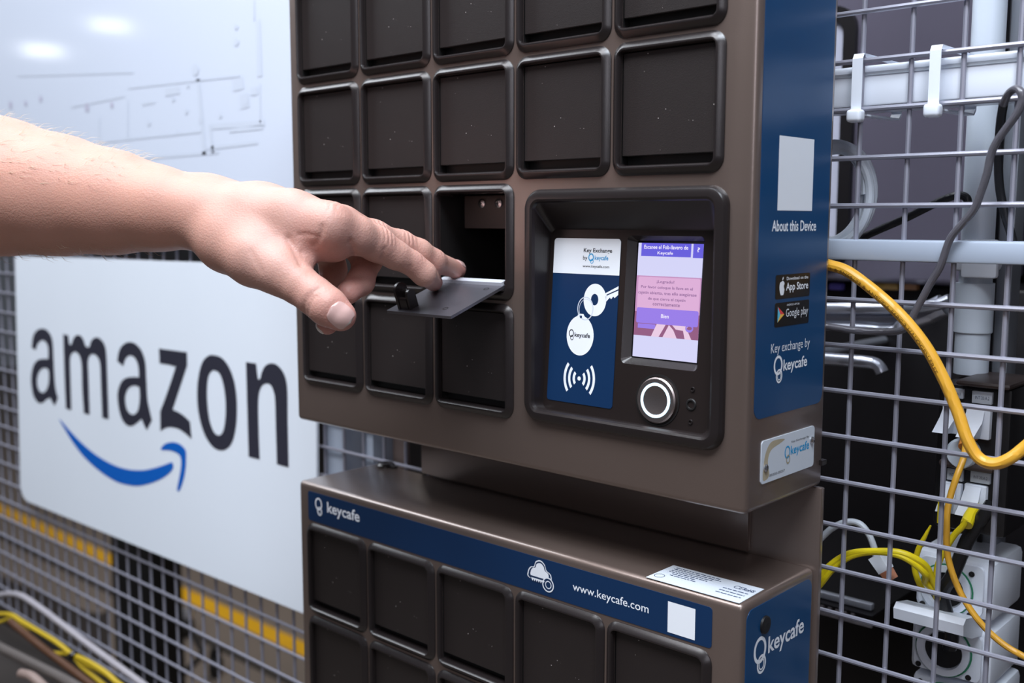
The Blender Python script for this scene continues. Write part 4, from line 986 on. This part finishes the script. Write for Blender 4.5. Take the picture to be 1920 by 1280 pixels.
# surface nets
def nets(F):
    n = F.shape; S = F < 0
    c = np.zeros((n[0]-1, n[1]-1, n[2]-1), dtype=np.int8)
    for i in (0, 1):
        for j in (0, 1):
            for k in (0, 1): c += S[i:n[0]-1+i, j:n[1]-1+j, k:n[2]-1+k]
    act = np.argwhere((c > 0) & (c < 8)); idx = np.full(c.shape, -1, dtype=np.int32); idx[tuple(act.T)] = np.arange(len(act))
    cv_ = {o: F[act[:, 0]+o[0], act[:, 1]+o[1], act[:, 2]+o[2]] for o in [(i, j, k) for i in (0, 1) for j in (0, 1) for k in (0, 1)]}
    acc = np.zeros((len(act), 3)); cnt = np.zeros(len(act))
    for a in cv_:
        for ax in range(3):
            if a[ax] == 0:
                b = list(a); b[ax] = 1; b = tuple(b); va, vb = cv_[a], cv_[b]; m = (va < 0) != (vb < 0)
                t = np.where(m, va/(va-vb+1e-20), 0)
                p = np.array(a, dtype=float)[None].repeat(len(act), 0); p[:, ax] += t
                acc[m] += p[m]; cnt[m] += 1
    V = (act+acc/cnt[:, None])*H_+lo
    faces = []
    for ax in range(3):
        u, v = [(1, 2), (2, 0), (0, 1)][ax]
        sl0 = [slice(None)]*3; sl1 = [slice(None)]*3; sl0[ax] = slice(0, n[ax]-1); sl1[ax] = slice(1, n[ax])
        a, b = S[tuple(sl0)], S[tuple(sl1)]; e = np.argwhere(a != b)
        e = e[(e[:, u] > 0) & (e[:, v] > 0) & (e[:, u] < n[u]-1) & (e[:, v] < n[v]-1)]
        ina = a[tuple(e.T)]
        q = []
        for du, dv in ((1, 1), (0, 1), (0, 0), (1, 0)):
            w_ = e.copy(); w_[:, u] -= du; w_[:, v] -= dv; q.append(idx[tuple(w_.T)])
        q = np.stack(q, 1); q[~ina] = q[~ina][:, ::-1]; faces.append(q)
    return V, np.concatenate(faces)
V, Fq = nets(d)
del palm, fing, mid, rng_, pin, thm, base, f
# light smoothing
E2 = np.concatenate([Fq[:, [0, 1]], Fq[:, [1, 2]], Fq[:, [2, 3]], Fq[:, [3, 0]]]); E2 = np.concatenate([E2, E2[:, ::-1]])
deg = np.bincount(E2[:, 0], minlength=len(V)).astype(float)
for it in range(5):
    for lam in (.55, -.50) if it < 3 else (.5,):
        nb = np.stack([np.bincount(E2[:, 0], weights=V[E2[:, 1], k], minlength=len(V)) for k in range(3)], 1)/deg[:, None]
        V = V+(nb-V)*lam
# vertex normals
def vnormals(V):
    fn = np.cross(V[Fq[:, 2]]-V[Fq[:, 0]], V[Fq[:, 3]]-V[Fq[:, 1]]); vn = np.zeros_like(V)
    for k in range(4):
        for c_ in range(3): vn[:, c_] += np.bincount(Fq[:, k], weights=fn[:, c_], minlength=len(V))
    return vn/(np.linalg.norm(vn, axis=1, keepdims=True)+1e-12)
VN = vnormals(V)
# skin folds across the joints (displacement along the normal); dorsal = upwards side
def wrinkle(j, ax0, ax1, n_, span, depth, up=None, upmin=.2, rad=.016):
    global V
    p = j[0]; a = (ax1[0]-ax0[0]); a = a/np.linalg.norm(a); r = V-p; s_ = r@a; dist = np.linalg.norm(r, axis=1)
    m = np.exp(-(s_/(span*.8))**2)*(dist < rad)
    if up is not None:
        u_ = np.array(up, dtype=float); u_ -= a*(u_@a); u_ /= np.linalg.norm(u_); m = m*np.clip((VN@u_-upmin)/.4, 0, 1)
    wv = (0.5+.5*np.cos(2*np.pi*(s_+.0004*np.sin(900*(r@np.cross(a, [.3, .2, 1.]))))/(span/n_*2)))**3
    V = V-VN*(m*wv*depth)[:, None]
up_ = (0, 0, 1.)
wrinkle(pI, IM, dI, 4, .0065, .0008, up_, -.1); wrinkle(pM, MM, dM, 4, .0065, .0008, up_, -.1)
wrinkle(dI, pI, tI, 2, .0030, .00040, up_); wrinkle(dM, pM, tM, 2, .0030, .00040, up_)
wrinkle(IM, WR[0], pI, 3, .006, .00035, up_, .3)
VN = vnormals(V)
W_ = np.array(A0)[None] + V[:, :1]*np.array(gx)[None] + V[:, 1:2]*np.array(gy)[None] + V[:, 2:]*np.array(gz)[None]
me = bpy.data.meshes.new('person'); me.vertices.add(len(W_)); me.vertices.foreach_set('co', W_.astype(np.float32).ravel())
me.loops.add(len(Fq)*4); me.loops.foreach_set('vertex_index', Fq.astype(np.int32).ravel())
me.polygons.add(len(Fq)); me.polygons.foreach_set('loop_start', np.arange(0, len(Fq)*4, 4, dtype=np.int32)); me.polygons.foreach_set('loop_total', np.full(len(Fq), 4, dtype=np.int32))
me.polygons.foreach_set('use_smooth', np.ones(len(Fq), dtype=bool)); me.update(calc_edges=True); me.validate()
# where the blood shows: finger pads, knuckles, thumb tip
red = np.zeros(len(V))
for j, s_, a_ in ((tI, .012, .9), (tM, .012, .9), (tT, .013, .8), (pI, .009, .55), (pM, .009, .55), (IM, .012, .45), (MM, .012, .4), (IP, .010, .45), (J(652, 549, .617, 0), .012, .7), (J(614, 607, .606, 0), .012, .8), (J(676, 528, .632, 0), .010, .6), (dI, .008, .5), (dM, .008, .5), (J(600, 460, .6, 0), .02, .45)):
    red = np.maximum(red, a_*np.exp(-np.sum((V-j[0])**2, 1)/(s_*s_)))
at_ = me.attributes.new('flush', 'FLOAT', 'POINT'); at_.data.foreach_set('value', red.astype(np.float32))
hnd = np.clip((V[:, 0]+.02)/.06, 0, 1)          # forearm skin is tanner than the hand
a2 = me.attributes.new('tan', 'FLOAT', 'POINT'); a2.data.foreach_set('value', (1-hnd).astype(np.float32))

M_skin = bpy.data.materials.new('skin'); M_skin.use_nodes = True; nt = M_skin.node_tree; b = nt.nodes['Principled BSDF']
def nd(t, **kw):
    n = nt.nodes.new(t)
    for k, v in kw.items(): setattr(n, k, v)
    return n
tc = nd('ShaderNodeTexCoord')
n1 = nd('ShaderNodeTexNoise'); n1.inputs['Scale'].default_value = 45; n1.inputs['Detail'].default_value = 6
nt.links.new(tc.outputs['Object'], n1.inputs['Vector'])
mixA = nd('ShaderNodeMix', data_type='RGBA'); mixA.inputs[6].default_value = (.50, .265, .21, 1); mixA.inputs[7].default_value = (.59, .35, .29, 1)
nt.links.new(n1.outputs['Fac'], mixA.inputs[0])
fa = nd('ShaderNodeAttribute', attribute_name='tan'); mixT = nd('ShaderNodeMix', data_type='RGBA'); mixT.inputs[7].default_value = (.57, .285, .21, 1)
mT = nd('ShaderNodeMath', operation='MULTIPLY'); mT.inputs[1].default_value = .7; nt.links.new(fa.outputs['Fac'], mT.inputs[0])
nt.links.new(mT.outputs[0], mixT.inputs[0]); nt.links.new(mixA.outputs[2], mixT.inputs[6])
fl = nd('ShaderNodeAttribute', attribute_name='flush'); mixF = nd('ShaderNodeMix', data_type='RGBA'); mixF.inputs[7].default_value = (.62, .24, .21, 1)
mF = nd('ShaderNodeMath', operation='MULTIPLY'); mF.inputs[1].default_value = .75; nt.links.new(fl.outputs['Fac'], mF.inputs[0])
nt.links.new(mF.outputs[0], mixF.inputs[0]); nt.links.new(mixT.outputs[2], mixF.inputs[6]); nt.links.new(mixF.outputs[2], b.inputs['Base Color'])
b.inputs['Roughness'].default_value = .50; b.inputs['Subsurface Weight'].default_value = .18; b.inputs['Subsurface Radius'].default_value = (1, .35, .2); b.inputs['Subsurface Scale'].default_value = .0035
b.inputs['Specular IOR Level'].default_value = .42
v1 = nd('ShaderNodeTexVoronoi'); v1.inputs['Scale'].default_value = 900; nt.links.new(tc.outputs['Object'], v1.inputs['Vector'])
n2 = nd('ShaderNodeTexNoise'); n2.inputs['Scale'].default_value = 480; n2.inputs['Detail'].default_value = 4; nt.links.new(tc.outputs['Object'], n2.inputs['Vector'])
ad = nd('ShaderNodeMath', operation='ADD'); nt.links.new(v1.outputs['Distance'], ad.inputs[0]); nt.links.new(n2.outputs['Fac'], ad.inputs[1])
bp = nd('ShaderNodeBump'); bp.inputs['Strength'].default_value = .30; bp.inputs['Distance'].default_value = .0004
nt.links.new(ad.outputs[0], bp.inputs['Height']); nt.links.new(bp.outputs['Normal'], b.inputs['Normal'])
me.materials.append(M_skin)
person = bpy.data.objects.new('person', me); C.objects.link(person)
tag(person, 'bare left forearm and hand of a person, fingertips pressing the open flap', 'person')

# nails
M_nail = mat('fingernail', (.64, .41, .375), .22, 0, spec=.6, var=.06, vscale=200)
M_nedge = mat('nail_edge', (.74, .66, .60), .3)
def fromg(g_): return A0 + gx*float(g_[0]) + gy*float(g_[1]) + gz*float(g_[2])
for (g, o_), pale in zip(NAILS, (0, 0, 0, 1)):
    nv, nu = len(g), len(g[0]); mb = MB(); top = []
    for i in range(nv):
        v_ = -1+2*i/(nv-1)
        top.append([fromg(g[i][j]+o_*(.00022+.00030*(1-(-1+2*j/(nu-1))**2)*(1-abs(v_)**4)+(.0004 if v_ > .6 else 0)*(v_-.6)/.4)) for j in range(nu)])
    vs = [p for r in top for p in r]; fs = [(i*nu+j, i*nu+j+1, (i+1)*nu+j+1, (i+1)*nu+j) for i in range(nv-1) for j in range(nu-1)]
    cut = nv-2
    mb.add(vs, [f_ for f_ in fs if f_[0]//nu < cut], M_nedge if pale else M_nail); mb.add(vs, [f_ for f_ in fs if f_[0]//nu >= cut], M_nedge)
    dn = [[p-(gx*float(o_[0])+gy*float(o_[1])+gz*float(o_[2]))*.0011 for p in r] for r in top]
    rim = lambda T: T[0]+[r[-1] for r in T[1:-1]]+T[-1][::-1]+[r[0] for r in T[1:-1]][::-1]
    mb.loops([rim(top), rim(dn)], M_nedge if pale else M_nail)
    o = mb.build('fingernail', None, smooth=60); o.parent = person
# hairs on the forearm
rh = random.Random(5); mb = MB(); M_hair = mat('arm_hair', (.50, .38, .27), .4)
cand = np.where((V[:, 0] < -.035) & (V[:, 0] > -.20) & ((VN[:, 2] > .15) | (VN[:, 2] < -.8)))[0]
gxn, gyn, gzn = (np.array(v) for v in (gx, gy, gz))
for k in range(520):
    i = cand[rh.randrange(len(cand))]
    p = Vector(W_[i]); n_ = Vector(VN[i, 0]*gxn+VN[i, 1]*gyn+VN[i, 2]*gzn)
    dr = (gx*rh.uniform(.4, 1.1)+n_*rh.uniform(.25, .7)+gy*rh.uniform(-.4, .4)).normalized(); l_ = rh.uniform(.004, .011)
    P0 = p-n_*.0004; P1 = p+dr*l_*.5; P2 = p+dr*l_+gx*l_*.25-n_*l_*.2
    e = Vector((0, 0, 1)).cross(dr).normalized()*.00009; e2 = dr.cross(e).normalized()*.00009
    mb.loops([[P0+e, P0+e2, P0-e-e2], [P1+e, P1+e2, P1-e-e2], [P2, P2+e*.1, P2+e2*.1]], M_hair)
o = mb.build('arm_hair', None, smooth=0); o.parent = person; o['kind'] = 'stuff'
